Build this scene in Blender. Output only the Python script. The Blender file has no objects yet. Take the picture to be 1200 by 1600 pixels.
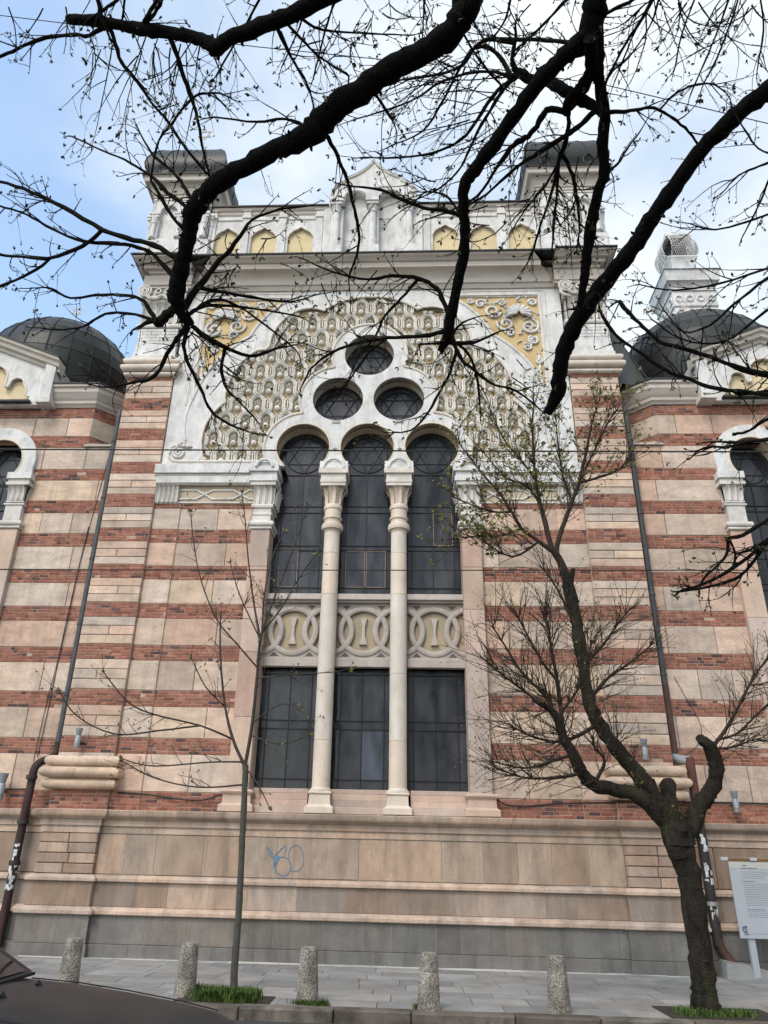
import bpy, bmesh, math, random
from mathutils import Vector, Matrix
random.seed(11)
rnd = random.random
def ru(a, b): return a + (b - a) * random.random()
PI = math.pi
scene = bpy.context.scene
COL = scene.collection
ZG = -0.10                      # pavement level
# ------------------------------------------------------------------ camera model
CAM = Vector((0.9136, -16.5, 1.6)); FPX = 1187.58; PX0 = 600 - 28.1255; PY0 = 800 - 8.715
PITCH, YAW, ROLL = 0.438356838, 0.0552785361, 0.0241769884
_f = Vector((-math.sin(YAW) * math.cos(PITCH), math.cos(YAW) * math.cos(PITCH), math.sin(PITCH)))
_r = Vector((math.cos(YAW), math.sin(YAW), 0)); _u = _r.cross(_f)
CR = _r * math.cos(ROLL) + _u * math.sin(ROLL); CU = -_r * math.sin(ROLL) + _u * math.cos(ROLL); CF = _f
def ray(px, py): return CF + CR * ((px - PX0) / FPX) - CU * ((py - PY0) / FPX)
def PD(px, py, d): return CAM + ray(px, py) * d
def PY(px, py, Y):
    d = ray(px, py); return CAM + d * ((Y - CAM.y) / d.y)
# ------------------------------------------------------------------ materials
def new_mat(name):
    m = bpy.data.materials.new(name); m.use_nodes = True
    nt = m.node_tree; b = nt.nodes['Principled BSDF']
    return m, nt, b
def mat(name, col, rough=0.8, var=0.25, scale=3.0, fine=40.0, bump=0.15, tint=True, stain=None, stain_amt=0.0,
        stain_scale=1.2, stretch=(1, 1, 1), metal=0.0, spec=0.3, bdist=0.01, stain_lo=0.5, stain_hi=0.75, streak=0.0):
    m, nt, b = new_mat(name); N = nt.nodes; L = nt.links
    tc = N.new('ShaderNodeTexCoord')
    def noise(sc, det=6, st=(1, 1, 1), ro=0.6):
        mp = N.new('ShaderNodeMapping'); mp.inputs['Scale'].default_value = st
        L.new(tc.outputs['Object'], mp.inputs['Vector'])
        n = N.new('ShaderNodeTexNoise'); n.inputs['Scale'].default_value = sc; n.inputs['Detail'].default_value = det
        n.inputs['Roughness'].default_value = ro
        L.new(mp.outputs[0], n.inputs['Vector']); return n.outputs[0]
    n1 = noise(scale, 7, stretch); n2 = noise(fine, 4)
    rgb = N.new('ShaderNodeRGB'); rgb.outputs[0].default_value = (*col, 1); cur = rgb.outputs[0]
    if tint:
        at = N.new('ShaderNodeAttribute'); at.attribute_name = 'tint'
        mx = N.new('ShaderNodeMix'); mx.data_type = 'RGBA'; mx.blend_type = 'MULTIPLY'; mx.inputs[0].default_value = 1
        L.new(cur, mx.inputs[6]); L.new(at.outputs[0], mx.inputs[7]); cur = mx.outputs[2]
    def mult(fac, amt, cur):
        mr = N.new('ShaderNodeMapRange'); mr.inputs[1].default_value = 0.3; mr.inputs[2].default_value = 0.7
        mr.inputs[3].default_value = 1 - amt; mr.inputs[4].default_value = 1 + amt * 0.6
        L.new(fac, mr.inputs[0])
        mx = N.new('ShaderNodeMix'); mx.data_type = 'RGBA'; mx.blend_type = 'MULTIPLY'; mx.inputs[0].default_value = 1
        L.new(cur, mx.inputs[6]); L.new(mr.outputs[0], mx.inputs[7]); return mx.outputs[2]
    cur = mult(n1, var, cur); cur = mult(n2, var * 0.6, cur)
    if stain:
        n3 = noise(stain_scale, 8, stretch, 0.65)
        mr = N.new('ShaderNodeMapRange'); mr.inputs[1].default_value = stain_lo; mr.inputs[2].default_value = stain_hi
        mr.inputs[3].default_value = 0; mr.inputs[4].default_value = stain_amt; L.new(n3, mr.inputs[0])
        mx = N.new('ShaderNodeMix'); mx.data_type = 'RGBA'; L.new(mr.outputs[0], mx.inputs[0])
        L.new(cur, mx.inputs[6]); mx.inputs[7].default_value = (*stain, 1); cur = mx.outputs[2]
    if streak:
        n5 = noise(1.6, 7, (3.2, 3.2, .28), .62)
        mr = N.new('ShaderNodeMapRange'); mr.inputs[1].default_value = .48; mr.inputs[2].default_value = .72; mr.inputs[3].default_value = 0; mr.inputs[4].default_value = streak; L.new(n5, mr.inputs[0])
        mx = N.new('ShaderNodeMix'); mx.data_type = 'RGBA'; mx.blend_type = 'MULTIPLY'; L.new(mr.outputs[0], mx.inputs[0])
        L.new(cur, mx.inputs[6]); mx.inputs[7].default_value = (.42, .40, .39, 1); cur = mx.outputs[2]
    L.new(cur, b.inputs['Base Color'])
    b.inputs['Roughness'].default_value = rough; b.inputs['Metallic'].default_value = metal
    b.inputs['Specular IOR Level'].default_value = spec
    if bump:
        ad = N.new('ShaderNodeMath'); ad.operation = 'ADD'; L.new(n1, ad.inputs[0]); L.new(n2, ad.inputs[1])
        bp = N.new('ShaderNodeBump'); bp.inputs['Strength'].default_value = bump; bp.inputs['Distance'].default_value = bdist
        L.new(ad.outputs[0], bp.inputs['Height']); L.new(bp.outputs[0], b.inputs['Normal'])
    return m
M = {}
M['stone'] = mat('pink_sandstone', (0.62, 0.495, 0.405), .85, .26, 2.2, 30, .45, streak=.35, stain=(.30, .255, .215), stain_amt=.45, stain_scale=1.7, stretch=(1, 1, 2.2), bdist=.02)
M['socle'] = mat('weathered_socle_stone', (0.40, 0.31, 0.25), .88, .26, 1.6, 35, .4, streak=.42, stain=(.16, .135, .115), stain_amt=.7, stain_scale=1.5, stretch=(1.6, 1.6, .8), bdist=.02)
M['basalt'] = mat('grey_base_stone', (0.19, 0.178, 0.163), .9, .24, 2.0, 45, .5, streak=.5, stain=(.10, .095, .09), stain_amt=.5, stain_scale=1.3, bdist=.02)
M['brick'] = mat('red_brick', (1, 1, 1), .9, .28, 9.0, 60, .5, streak=.4, stain=(.14, .075, .06), stain_amt=.35, stain_scale=2.2, bdist=.015)
M['mortar'] = mat('lime_mortar', (0.44, 0.33, 0.265), .95, .2, 8, 60, .5, tint=False)
M['white'] = mat('old_white_plaster', (0.68, 0.67, 0.65), .8, .16, 1.8, 22, .35, streak=.22, stain=(.42, .41, .395), stain_amt=.8, stain_scale=3.2, stain_lo=.47, stain_hi=.68, stretch=(1.3, 1.3, .8), bdist=.012)
M['white2'] = mat('white_stone_trim', (0.63, 0.595, 0.55), .8, .18, 2.4, 30, .3, stain=(.30, .27, .235), stain_amt=.65, stain_scale=2.1, bdist=.012)
M['cornice'] = mat('cornice_plaster', (0.52, 0.47, 0.415), .8, .18, 1.5, 30, .2, stain=(.38, .33, .28), stain_amt=.5, stain_scale=1.2, stretch=(.5, 1, 2.2), bdist=.012)
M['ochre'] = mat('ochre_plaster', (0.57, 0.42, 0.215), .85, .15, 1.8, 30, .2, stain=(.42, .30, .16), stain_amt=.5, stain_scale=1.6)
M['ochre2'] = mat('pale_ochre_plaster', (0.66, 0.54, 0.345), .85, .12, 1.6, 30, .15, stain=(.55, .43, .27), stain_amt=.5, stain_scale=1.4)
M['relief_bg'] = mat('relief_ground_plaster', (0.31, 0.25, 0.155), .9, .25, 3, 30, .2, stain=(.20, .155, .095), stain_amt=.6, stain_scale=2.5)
M['cream'] = mat('cream_reveal_plaster', (0.62, 0.52, 0.38), .85, .16, 2.2, 30, .2, stain=(.40, .30, .20), stain_amt=.5, stain_scale=2.0)
M['column'] = mat('column_marble', (0.64, 0.56, 0.485), .6, .16, streak=.35, scale=2.4) if False else mat('column_marble', (0.66, 0.58, 0.50), .6, .14, 2.4, 35, .15, stain=(.42, .32, .25), stain_amt=.55, stain_scale=2.2, stretch=(1, 1, .6), spec=.4)
M['spandrel'] = mat('grey_relief_stone', (0.41, 0.365, 0.335), .85, .2, 3, 35, .3, stain=(.23, .21, .19), stain_amt=.5, stain_scale=2.5)
M['jamb'] = mat('jamb_stone', (0.52, 0.41, 0.35), .8, .2, 2.0, 30, .3, stain=(.28, .21, .18), stain_amt=.5, stain_scale=1.5, stretch=(1, 1, .5))
M['lead'] = mat('lead_roof', (0.015, 0.0165, 0.016), .46, .35, 1.2, 20, .25, tint=True, stain=(.036, .046, .038), stain_amt=.6, stain_scale=1.3, spec=.3)
M['flash'] = mat('dark_flashing', (0.035, 0.036, 0.035), .6, .2, 3, 30, .1, tint=False)
M['muntin'] = mat('black_iron', (0.012, 0.012, 0.013), .5, .1, 5, 30, .05, tint=False)
M['pipe_zinc'] = mat('zinc_downpipe', (0.07, 0.075, 0.08), .55, .25, 4, 30, .1, tint=True, stain=(.09, .08, .075), stain_amt=.6, stain_scale=2, metal=.2)
M['pipe_rust'] = mat('rust_brown_downpipe', (0.105, 0.056, 0.045), .7, .35, 5, 40, .3, tint=True, stain=(.06, .04, .035), stain_amt=.7, stain_scale=3)
M['pipe_black'] = mat('black_cast_pipe', (0.035, 0.03, 0.03), .6, .3, 5, 40, .3, tint=True, stain=(.09, .06, .05), stain_amt=.5, stain_scale=4)
M['paper'] = mat('torn_paper', (0.62, 0.63, 0.64), .9, .35, 14, 60, .3, tint=True, stain=(.16, .17, .18), stain_amt=.9, stain_scale=9)
M['lamp_grey'] = mat('floodlight_aluminium', (0.33, 0.345, 0.355), .45, .12, 8, 50, .1, tint=True, metal=.3)
M['cable'] = mat('black_cable', (0.02, 0.02, 0.022), .6, .1, 8, 40, .0, tint=False)
M['slab'] = mat('pavement_slab', (0.27, 0.262, 0.248), .85, .22, 2.2, 50, .3, stain=(.15, .14, .13), stain_amt=.65, stain_scale=1.7, bdist=.006)
M['grout'] = mat('slab_joint', (0.13, 0.125, 0.11), .95, .3, 6, 60, .2, tint=False)
M['limejoint'] = mat('pale_lime_joint', (0.36, 0.335, 0.30), .95, .3, 5, 60, .3, tint=False)
M['darkjoint'] = mat('dark_open_joint', (0.10, 0.085, 0.075), .95, .3, 5, 60, .3, tint=False)
M['asphalt'] = mat('asphalt', (0.055, 0.054, 0.053), .9, .25, 3, 120, .5, tint=False, bdist=.006)
M['kerb'] = mat('granite_kerb', (0.165, 0.14, 0.118), .85, .3, 3, 70, .5, stain=(.055, .045, .035), stain_amt=.85, stain_scale=2.6, bdist=.015, stain_lo=.45, stain_hi=.62)
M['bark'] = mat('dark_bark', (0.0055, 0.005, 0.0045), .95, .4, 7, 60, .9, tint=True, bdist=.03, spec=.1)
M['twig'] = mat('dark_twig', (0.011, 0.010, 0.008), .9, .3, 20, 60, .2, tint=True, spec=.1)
M['bark2'] = mat('street_tree_bark', (0.046, 0.039, 0.031), .95, .6, 9, 40, 1.0, tint=True, stain=(.085, .085, .042), stain_amt=.7, stain_scale=3, bdist=.09, spec=.1, stretch=(1, 1, .3))
M['twig2'] = mat('street_tree_twig', (0.045, 0.034, 0.026), .9, .3, 20, 60, .2, tint=True, spec=.1)
M['bark3'] = mat('sapling_bark', (0.085, 0.078, 0.066), .9, .4, 9, 50, .6, tint=True, stain=(.03, .028, .024), stain_amt=.8, stain_scale=9, bdist=.015, spec=.2)
M['twig3'] = mat('sapling_twig', (0.06, 0.052, 0.045), .9, .3, 20, 60, .2, tint=True, spec=.1)
M['leaf'] = mat('young_leaf', (0.20, 0.19, 0.05), .7, .3, 12, 60, 0, tint=True)
M['bud'] = mat('bursting_bud', (0.095, 0.085, 0.035), .8, .3, 12, 60, 0, tint=True)
M['grass'] = mat('grass_blade', (0.055, 0.10, 0.022), .7, .3, 8, 60, 0, tint=True)
M['soil'] = mat('soil', (0.05, 0.04, 0.03), .95, .4, 6, 60, .8, tint=False)
M['graffiti'] = mat('blue_spray_paint', (0.10, 0.20, 0.30), .7, .3, 6, 40, 0, tint=False)
M['board'] = mat('white_board', (0.38, 0.39, 0.41), .45, .06, 2, 30, 0, tint=True, spec=.4)
M['print'] = mat('grey_print', (0.16, 0.17, 0.20), .7, .15, 20, 60, 0, tint=False)
M['printblue'] = mat('blue_print', (0.05, 0.06, 0.17), .7, .1, 20, 60, 0, tint=False)
M['boardbrown'] = mat('brown_board_edge', (0.16, 0.085, 0.03), .7, .2, 6, 40, .1, tint=False)
M['rubber'] = mat('black_rubber', (0.012, 0.012, 0.013), .7, .2, 6, 40, .1, tint=False)
M['rim'] = mat('alloy_rim', (0.45, 0.45, 0.46), .35, .1, 6, 40, 0, tint=False, metal=.8)
M['lens'] = mat('clear_lamp_lens', (0.55, 0.56, 0.58), .12, .1, 6, 40, 0, tint=False, spec=.6)
M['redlens'] = mat('red_lamp_lens', (0.25, 0.01, 0.01), .15, .1, 6, 40, 0, tint=False, spec=.6)
M['plaque'] = mat('splash_stone', (0.23, 0.235, 0.225), .9, .25, 4, 50, .4, tint=True, stain=(.13, .14, .12), stain_amt=.6, stain_scale=4)
def mat_glass():
    m, nt, b = new_mat('dusty_window_glass'); N = nt.nodes; L = nt.links
    tc = N.new('ShaderNodeTexCoord'); n = N.new('ShaderNodeTexNoise'); n.inputs['Scale'].default_value = 1.6; n.inputs['Detail'].default_value = 5
    mp = N.new('ShaderNodeMapping'); mp.inputs['Scale'].default_value = (2.0, 1, .6); L.new(tc.outputs['Object'], mp.inputs[0]); L.new(mp.outputs[0], n.inputs['Vector'])
    cr = N.new('ShaderNodeValToRGB'); cr.color_ramp.elements[0].position = .3; cr.color_ramp.elements[0].color = (.012, .013, .016, 1)
    cr.color_ramp.elements[1].position = .75; cr.color_ramp.elements[1].color = (.052, .056, .064, 1); L.new(n.outputs[0], cr.inputs[0])
    at = N.new('ShaderNodeAttribute'); at.attribute_name = 'tint'
    mx = N.new('ShaderNodeMix'); mx.data_type = 'RGBA'; mx.blend_type = 'MULTIPLY'; mx.inputs[0].default_value = 1
    L.new(cr.outputs[0], mx.inputs[6]); L.new(at.outputs[0], mx.inputs[7])
    L.new(mx.outputs[2], b.inputs['Base Color']); b.inputs['Specular IOR Level'].default_value = .35
    rr = N.new('ShaderNodeMapRange'); rr.inputs[1].default_value = .3; rr.inputs[2].default_value = .7; rr.inputs[3].default_value = .10; rr.inputs[4].default_value = .42; L.new(n.outputs[0], rr.inputs[0]); L.new(rr.outputs[0], b.inputs['Roughness'])
    n4 = N.new('ShaderNodeTexNoise'); n4.inputs['Scale'].default_value = 2.2; L.new(tc.outputs['Object'], n4.inputs['Vector'])
    bp = N.new('ShaderNodeBump'); bp.inputs['Strength'].default_value = .35; bp.inputs['Distance'].default_value = .03; L.new(n4.outputs[0], bp.inputs['Height']); L.new(bp.outputs[0], b.inputs['Normal'])
    return m
M['glass'] = mat_glass()
def mat_pebble():
    m, nt, b = new_mat('pebble_concrete'); N = nt.nodes; L = nt.links
    tc = N.new('ShaderNodeTexCoord')
    v = N.new('ShaderNodeTexVoronoi'); v.inputs['Scale'].default_value = 78; L.new(tc.outputs['Object'], v.inputs['Vector'])
    sep = N.new('ShaderNodeSeparateColor'); L.new(v.outputs['Color'], sep.inputs[0])
    cr = N.new('ShaderNodeValToRGB'); e = cr.color_ramp.elements
    e[0].position = 0; e[0].color = (.17, .14, .11, 1); e[1].position = 1; e[1].color = (.58, .52, .44, 1)
    x = e.new(.35); x.color = (.34, .29, .23, 1); x = e.new(.6); x.color = (.44, .40, .34, 1)
    L.new(sep.outputs[0], cr.inputs[0])
    mr = N.new('ShaderNodeMapRange'); mr.inputs[1].default_value = .25; mr.inputs[2].default_value = .6; mr.inputs[3].default_value = 1; mr.inputs[4].default_value = .5
    L.new(v.outputs['Distance'], mr.inputs[0])
    mx = N.new('ShaderNodeMix'); mx.data_type = 'RGBA'; mx.blend_type = 'MULTIPLY'; mx.inputs[0].default_value = 1
    L.new(cr.outputs[0], mx.inputs[6]); L.new(mr.outputs[0], mx.inputs[7])
    n = N.new('ShaderNodeTexNoise'); n.inputs['Scale'].default_value = 5; L.new(tc.outputs['Object'], n.inputs['Vector'])
    mr2 = N.new('ShaderNodeMapRange'); mr2.inputs[1].default_value = .35; mr2.inputs[2].default_value = .65; mr2.inputs[3].default_value = .6; mr2.inputs[4].default_value = 1.1
    L.new(n.outputs[0], mr2.inputs[0])
    m2 = N.new('ShaderNodeMix'); m2.data_type = 'RGBA'; m2.blend_type = 'MULTIPLY'; m2.inputs[0].default_value = 1
    L.new(mx.outputs[2], m2.inputs[6]); L.new(mr2.outputs[0], m2.inputs[7])
    L.new(m2.outputs[2], b.inputs['Base Color']); b.inputs['Roughness'].default_value = .85
    bp = N.new('ShaderNodeBump'); bp.inputs['Strength'].default_value = .8; bp.inputs['Distance'].default_value = .008; bp.invert = True
    L.new(v.outputs['Distance'], bp.inputs['Height']); L.new(bp.outputs[0], b.inputs['Normal'])
    return m
M['pebble'] = mat_pebble()
def mat_paint():
    m, nt, b = new_mat('dusty_grey_car_paint'); N = nt.nodes; L = nt.links
    tc = N.new('ShaderNodeTexCoord'); n = N.new('ShaderNodeTexNoise'); n.inputs['Scale'].default_value = 3; n.inputs['Detail'].default_value = 8
    L.new(tc.outputs['Object'], n.inputs['Vector'])
    n2 = N.new('ShaderNodeTexNoise'); n2.inputs['Scale'].default_value = 160; L.new(tc.outputs['Object'], n2.inputs['Vector'])
    ad = N.new('ShaderNodeMath'); ad.operation = 'MULTIPLY'; L.new(n.outputs[0], ad.inputs[0]); L.new(n2.outputs[0], ad.inputs[1])
    cr = N.new('ShaderNodeValToRGB'); cr.color_ramp.elements[0].position = .15; cr.color_ramp.elements[0].color = (.010, .0112, .013, 1)
    cr.color_ramp.elements[1].position = .42; cr.color_ramp.elements[1].color = (.028, .0295, .032, 1); L.new(ad.outputs[0], cr.inputs[0])
    L.new(cr.outputs[0], b.inputs['Base Color']); b.inputs['Roughness'].default_value = .5; b.inputs['Specular IOR Level'].default_value = .25
    b.inputs['Coat Weight'].default_value = .08; b.inputs['Coat Roughness'].default_value = .25
    return m
M['paint'] = mat_paint()
# ------------------------------------------------------------------ mesh collector
class MB:
    def __init__(s): s.v = []; s.f = []; s.m = []; s.t = []; s.mats = []; s.T = None
    def mi(s, m):
        m = M[m]
        if m not in s.mats: s.mats.append(m)
        return s.mats.index(m)
    def add(s, vs, fs, m, t=(1, 1, 1)):
        o = len(s.v); k = s.mi(m)
        s.v += [(s.T @ Vector(p) if s.T else Vector(p)) for p in vs]
        for f in fs:
            s.f.append([o + i for i in f]); s.m.append(k); s.t.append(t)
    def box(s, x0, x1, y0, y1, z0, z1, m, t=(1, 1, 1)):
        v = [(x0, y0, z0), (x1, y0, z0), (x1, y1, z0), (x0, y1, z0), (x0, y0, z1), (x1, y0, z1), (x1, y1, z1), (x0, y1, z1)]
        s.add(v, [(3, 2, 1, 0), (4, 5, 6, 7), (0, 1, 5, 4), (1, 2, 6, 5), (2, 3, 7, 6), (3, 0, 4, 7)], m, t)
    def block(s, x0, x1, yf, yb, z0, z1, m, t=(1, 1, 1), c=.008, wob=.0):
        """block with chamfered front (-Y) edges"""
        w = lambda: ru(-wob, wob)
        a = [(x0 + c + w(), yf + w(), z0 + c + w()), (x1 - c + w(), yf + w(), z0 + c + w()), (x1 - c + w(), yf + w(), z1 - c + w()), (x0 + c + w(), yf + w(), z1 - c + w())]
        b = [(x0, yf + c, z0), (x1, yf + c, z0), (x1, yf + c, z1), (x0, yf + c, z1)]
        d = [(x0, yb, z0), (x1, yb, z0), (x1, yb, z1), (x0, yb, z1)]
        fs = [(0, 1, 2, 3)]
        for i in range(4):
            j = (i + 1) % 4; fs += [(4 + i, 4 + j, j, i), (8 + i, 8 + j, 4 + j, 4 + i)]
        s.add(a + b + d, fs, m, t)
    def sweep(s, plan, prof, m, t=(1, 1, 1), split=None, tints=None, gap=.003, caps=False):
        """prof = (out, z) list swept along plan polyline, outward = right of the direction"""
        n = len(plan); P = [Vector((p[0], p[1])) for p in plan]; nor = []
        for i in range(n - 1):
            d = (P[i + 1] - P[i]).normalized(); nor.append(Vector((d.y, -d.x)))
        mit = []
        for i in range(n):
            if i == 0: mit.append(nor[0])
            elif i == n - 1: mit.append(nor[-1])
            else:
                q = nor[i - 1] + nor[i]; mit.append(q / max(.2, (1 + nor[i - 1].dot(nor[i]))))
        for i in range(n - 1):
            L = (P[i + 1] - P[i]).length; cuts = [0, 1]
            if split and L > split[0] * 1.5:
                cuts = [0]; x = ru(*split)
                while x < L - split[0] * .5: cuts.append(x / L); x += ru(*split)
                cuts.append(1)
            for k in range(len(cuts) - 1):
                tt = tints() if tints else t
                ring = []
                for e, c in ((0, cuts[k]), (1, cuts[k + 1])):
                    mv = mit[i] if c == 0 else mit[i + 1] if c == 1 else nor[i]
                    g = 0 if c in (0, 1) else (gap if e == 0 else -gap)
                    q = P[i].lerp(P[i + 1], c + g / L)
                    ring.append([(q.x + mv.x * o, q.y + mv.y * o, z) for o, z in prof])
                k2 = len(prof)
                fs = [(j, k2 + j, k2 + j + 1, j + 1) for j in range(k2 - 1)]
                s.add(ring[0] + ring[1], fs, m, tt)
                if caps or split:
                    s.add(ring[0], [tuple(range(k2))], m, tt); s.add(ring[1], [tuple(range(k2))[::-1]], m, tt)
    def tube(s, pts, rad, m, t=(1, 1, 1), n=6, cap=True, jit=0.0, flat=None):
        """round tube along 3-D points, one radius per point"""
        pts = [Vector(p) for p in pts]; k = len(pts)
        if k < 2: return
        if not hasattr(rad, '__len__'): rad = [rad] * k
        up = None; vs = []
        for i in range(k):
            d = (pts[min(i + 1, k - 1)] - pts[max(i - 1, 0)])
            if d.length < 1e-9: d = Vector((0, 0, 1))
            d.normalize()
            if up is None:
                up = d.orthogonal().normalized()
            up = (up - d * up.dot(d))
            up = up.normalized() if up.length > 1e-6 else d.orthogonal().normalized()
            sd = d.cross(up)
            for j in range(n):
                a = 2 * PI * j / n; r = rad[i] * (1 + (ru(-jit, jit) if jit else 0))
                vs.append(pts[i] + up * (math.cos(a) * r) + sd * (math.sin(a) * r))
        fs = []
        for i in range(k - 1):
            for j in range(n):
                a = i * n + j; b = i * n + (j + 1) % n; fs.append((a, b, b + n, a + n))
        if cap: fs.append(tuple(range(n))[::-1]); fs.append(tuple((k - 1) * n + j for j in range(n)))
        s.add(vs, fs, m, t)
    def lathe(s, prof, cx, cy, m, t=(1, 1, 1), n=24, sq=0.0):
        """prof=(r,z) around the vertical axis"""
        k = len(prof); vs = []
        for r, z in prof:
            for j in range(n):
                a = 2 * PI * (j + .5) / n; vs.append((cx + r * math.cos(a), cy + r * math.sin(a), z))
        fs = []
        for i in range(k - 1):
            for j in range(n):
                a = i * n + j; b = i * n + (j + 1) % n; fs.append((a, b, b + n, a + n))
        fs.append(tuple(range(n))[::-1]); fs.append(tuple((k - 1) * n + j for j in range(n)))
        s.add(vs, fs, m, t)
    def ribbon(s, pts, w, h, y, m, t=(1, 1, 1), closed=False, groove=False):
        """raised moulding in a plane facing -Y along (x,z) points; w width, h height"""
        P = [Vector(p) for p in pts]; k = len(P)
        if groove: cs = [(-.5, 0), (-.42, .8), (-.25, 1), (-.12, .75), (0, .45), (.12, .75), (.25, 1), (.42, .8), (.5, 0)]
        else: cs = [(-.5, 0), (-.36, .75), (-.15, 1), (.15, 1), (.36, .75), (.5, 0)]
        c = len(cs); vs = []
        for i in range(k):
            a = P[(i - 1) % k] if (closed or i > 0) else P[i]; b = P[(i + 1) % k] if (closed or i < k - 1) else P[i]
            d = (b - a); d = d.normalized() if d.length > 1e-9 else Vector((1, 0))
            nn = Vector((-d.y, d.x))
            for o, e in cs: vs.append((P[i].x + nn.x * o * w, y - e * h, P[i].y + nn.y * o * w))
        fs = []
        for i in range(k if closed else k - 1):
            q = (i + 1) % k
            for j in range(c - 1): fs.append((i * c + j, q * c + j, q * c + j + 1, i * c + j + 1))
        s.add(vs, fs, m, t)
        if not closed:
            s.add(vs[:c], [tuple(range(c))], m, t); s.add(vs[-c:], [tuple(range(c))], m, t)
    def mesh(s, me, m, t=(1, 1, 1), fn=None):
        s.add([fn(v.co) if fn else v.co for v in me.vertices], [tuple(p.vertices) for p in me.polygons], m, t)
    def build(s, name, parent=None, smooth=None, recalc=False):
        me = bpy.data.meshes.new(name)
        off = parent_world(parent) if parent else Vector((0, 0, 0))
        me.from_pydata([v - off for v in s.v], [], s.f)
        for m in s.mats: me.materials.append(m)
        me.polygons.foreach_set('material_index', s.m)
        ca = me.color_attributes.new('tint', 'FLOAT_COLOR', 'CORNER'); buf = []
        for p, t in zip(me.polygons, s.t): buf += [t[0], t[1], t[2], 1.0] * p.loop_total
        ca.data.foreach_set('color', buf)
        if recalc:
            bm = bmesh.new(); bm.from_mesh(me); bmesh.ops.recalc_face_normals(bm, faces=bm.faces); bm.to_mesh(me); bm.free()
        me.update()
        if smooth:
            me.polygons.foreach_set('use_smooth', [True] * len(me.polygons)); me.set_sharp_from_angle(angle=math.radians(smooth))
        o = bpy.data.objects.new(name, me); COL.objects.link(o)
        if parent: o.parent = parent
        return o
def parent_world(p):
    v = Vector(p.location)
    while p.parent: p = p.parent; v += Vector(p.location)
    return v
def thing(name, label, cat, loc=(0, 0, 0), group=None):
    o = bpy.data.objects.new(name, None); COL.objects.link(o); o.location = loc; o.empty_display_size = .2
    o['label'] = label; o['category'] = cat
    if group: o['group'] = group
    return o
def tag(o, label, cat, group=None):
    o['label'] = label; o['category'] = cat
    if group: o['group'] = group
    return o
def struct(o): o['kind'] = 'structure'; return o
def stuff(o, label, cat): o['kind'] = 'stuff'; o['label'] = label; o['category'] = cat; return o
def plate(outline, holes=(), depth=.1, bevel=0.0):
    """extruded 2-D polygon with holes as a mesh in the local XY plane, z 0..depth"""
    cu = bpy.data.curves.new('plate_curve', 'CURVE'); cu.dimensions = '2D'; cu.fill_mode = 'BOTH'
    for poly in [outline] + list(holes):
        sp = cu.splines.new('POLY'); sp.points.add(len(poly) - 1)
        for p, q in zip(sp.points, poly): p.co = (q[0], q[1], 0, 1)
        sp.use_cyclic_u = True
    cu.extrude = depth / 2 - bevel; cu.bevel_depth = bevel; cu.bevel_resolution = 1; cu.offset = -bevel
    o = bpy.data.objects.new('plate_curve', cu); COL.objects.link(o); bpy.context.view_layer.update()
    me = bpy.data.meshes.new_from_object(o.evaluated_get(bpy.context.evaluated_depsgraph_get()))
    bpy.data.objects.remove(o); bpy.data.curves.remove(cu)
    return me
def add_plate(mb, outline, holes, y0, depth, m, t=(1, 1, 1), bevel=.006):
    """front face at y0, extends back by depth"""
    me = plate(outline, holes, depth, bevel)
    mb.mesh(me, m, t, lambda c: (c.x, y0 + depth / 2 - c.z, c.y)); bpy.data.meshes.remove(me)
def arc(cx, cz, r, a0, a1, n=16, rz=None):
    rz = rz or r
    return [(cx + r * math.cos(math.radians(a0 + (a1 - a0) * i / n)), cz + rz * math.sin(math.radians(a0 + (a1 - a0) * i / n))) for i in range(n + 1)]
def bulge(p, q, b, n=10):
    """circular arc from p to q with sagitta b (left of direction positive)"""
    p = Vector(p); q = Vector(q); L = (q - p).length; d = (q - p) / L; nn = Vector((-d.y, d.x)); out = []
    R = (L * L / 4 + b * b) / (2 * abs(b)); s = 1 if b > 0 else -1
    c = (p + q) / 2 + nn * (b - s * R)
    a0 = math.atan2(p.y - c.y, p.x - c.x); a1 = math.atan2(q.y - c.y, q.x - c.x); da = a1 - a0
    while da > PI: da -= 2 * PI
    while da < -PI: da += 2 * PI
    if abs(b) > L / 2: da = da - math.copysign(2 * PI, da)
    return [(c.x + R * math.cos(a0 + da * i / n), c.y + R * math.sin(a0 + da * i / n)) for i in range(n + 1)]
def mir(pts): return [(-x, z) for x, z in pts][::-1]
def catmull(pts, sub=4):
    out = []; n = len(pts)
    for i in range(n - 1):
        p0, p1, p2, p3 = pts[max(i - 1, 0)], pts[i], pts[i + 1], pts[min(i + 2, n - 1)]
        for k in range(sub):
            t = k / sub
            out.append(tuple(.5 * ((2 * b) + (-a + c) * t + (2 * a - 5 * b + 4 * c - d) * t * t + (-a + 3 * b - 3 * c + d) * t ** 3) for a, b, c, d in zip(p0, p1, p2, p3)))
    out.append(tuple(pts[-1])); return out
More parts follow.
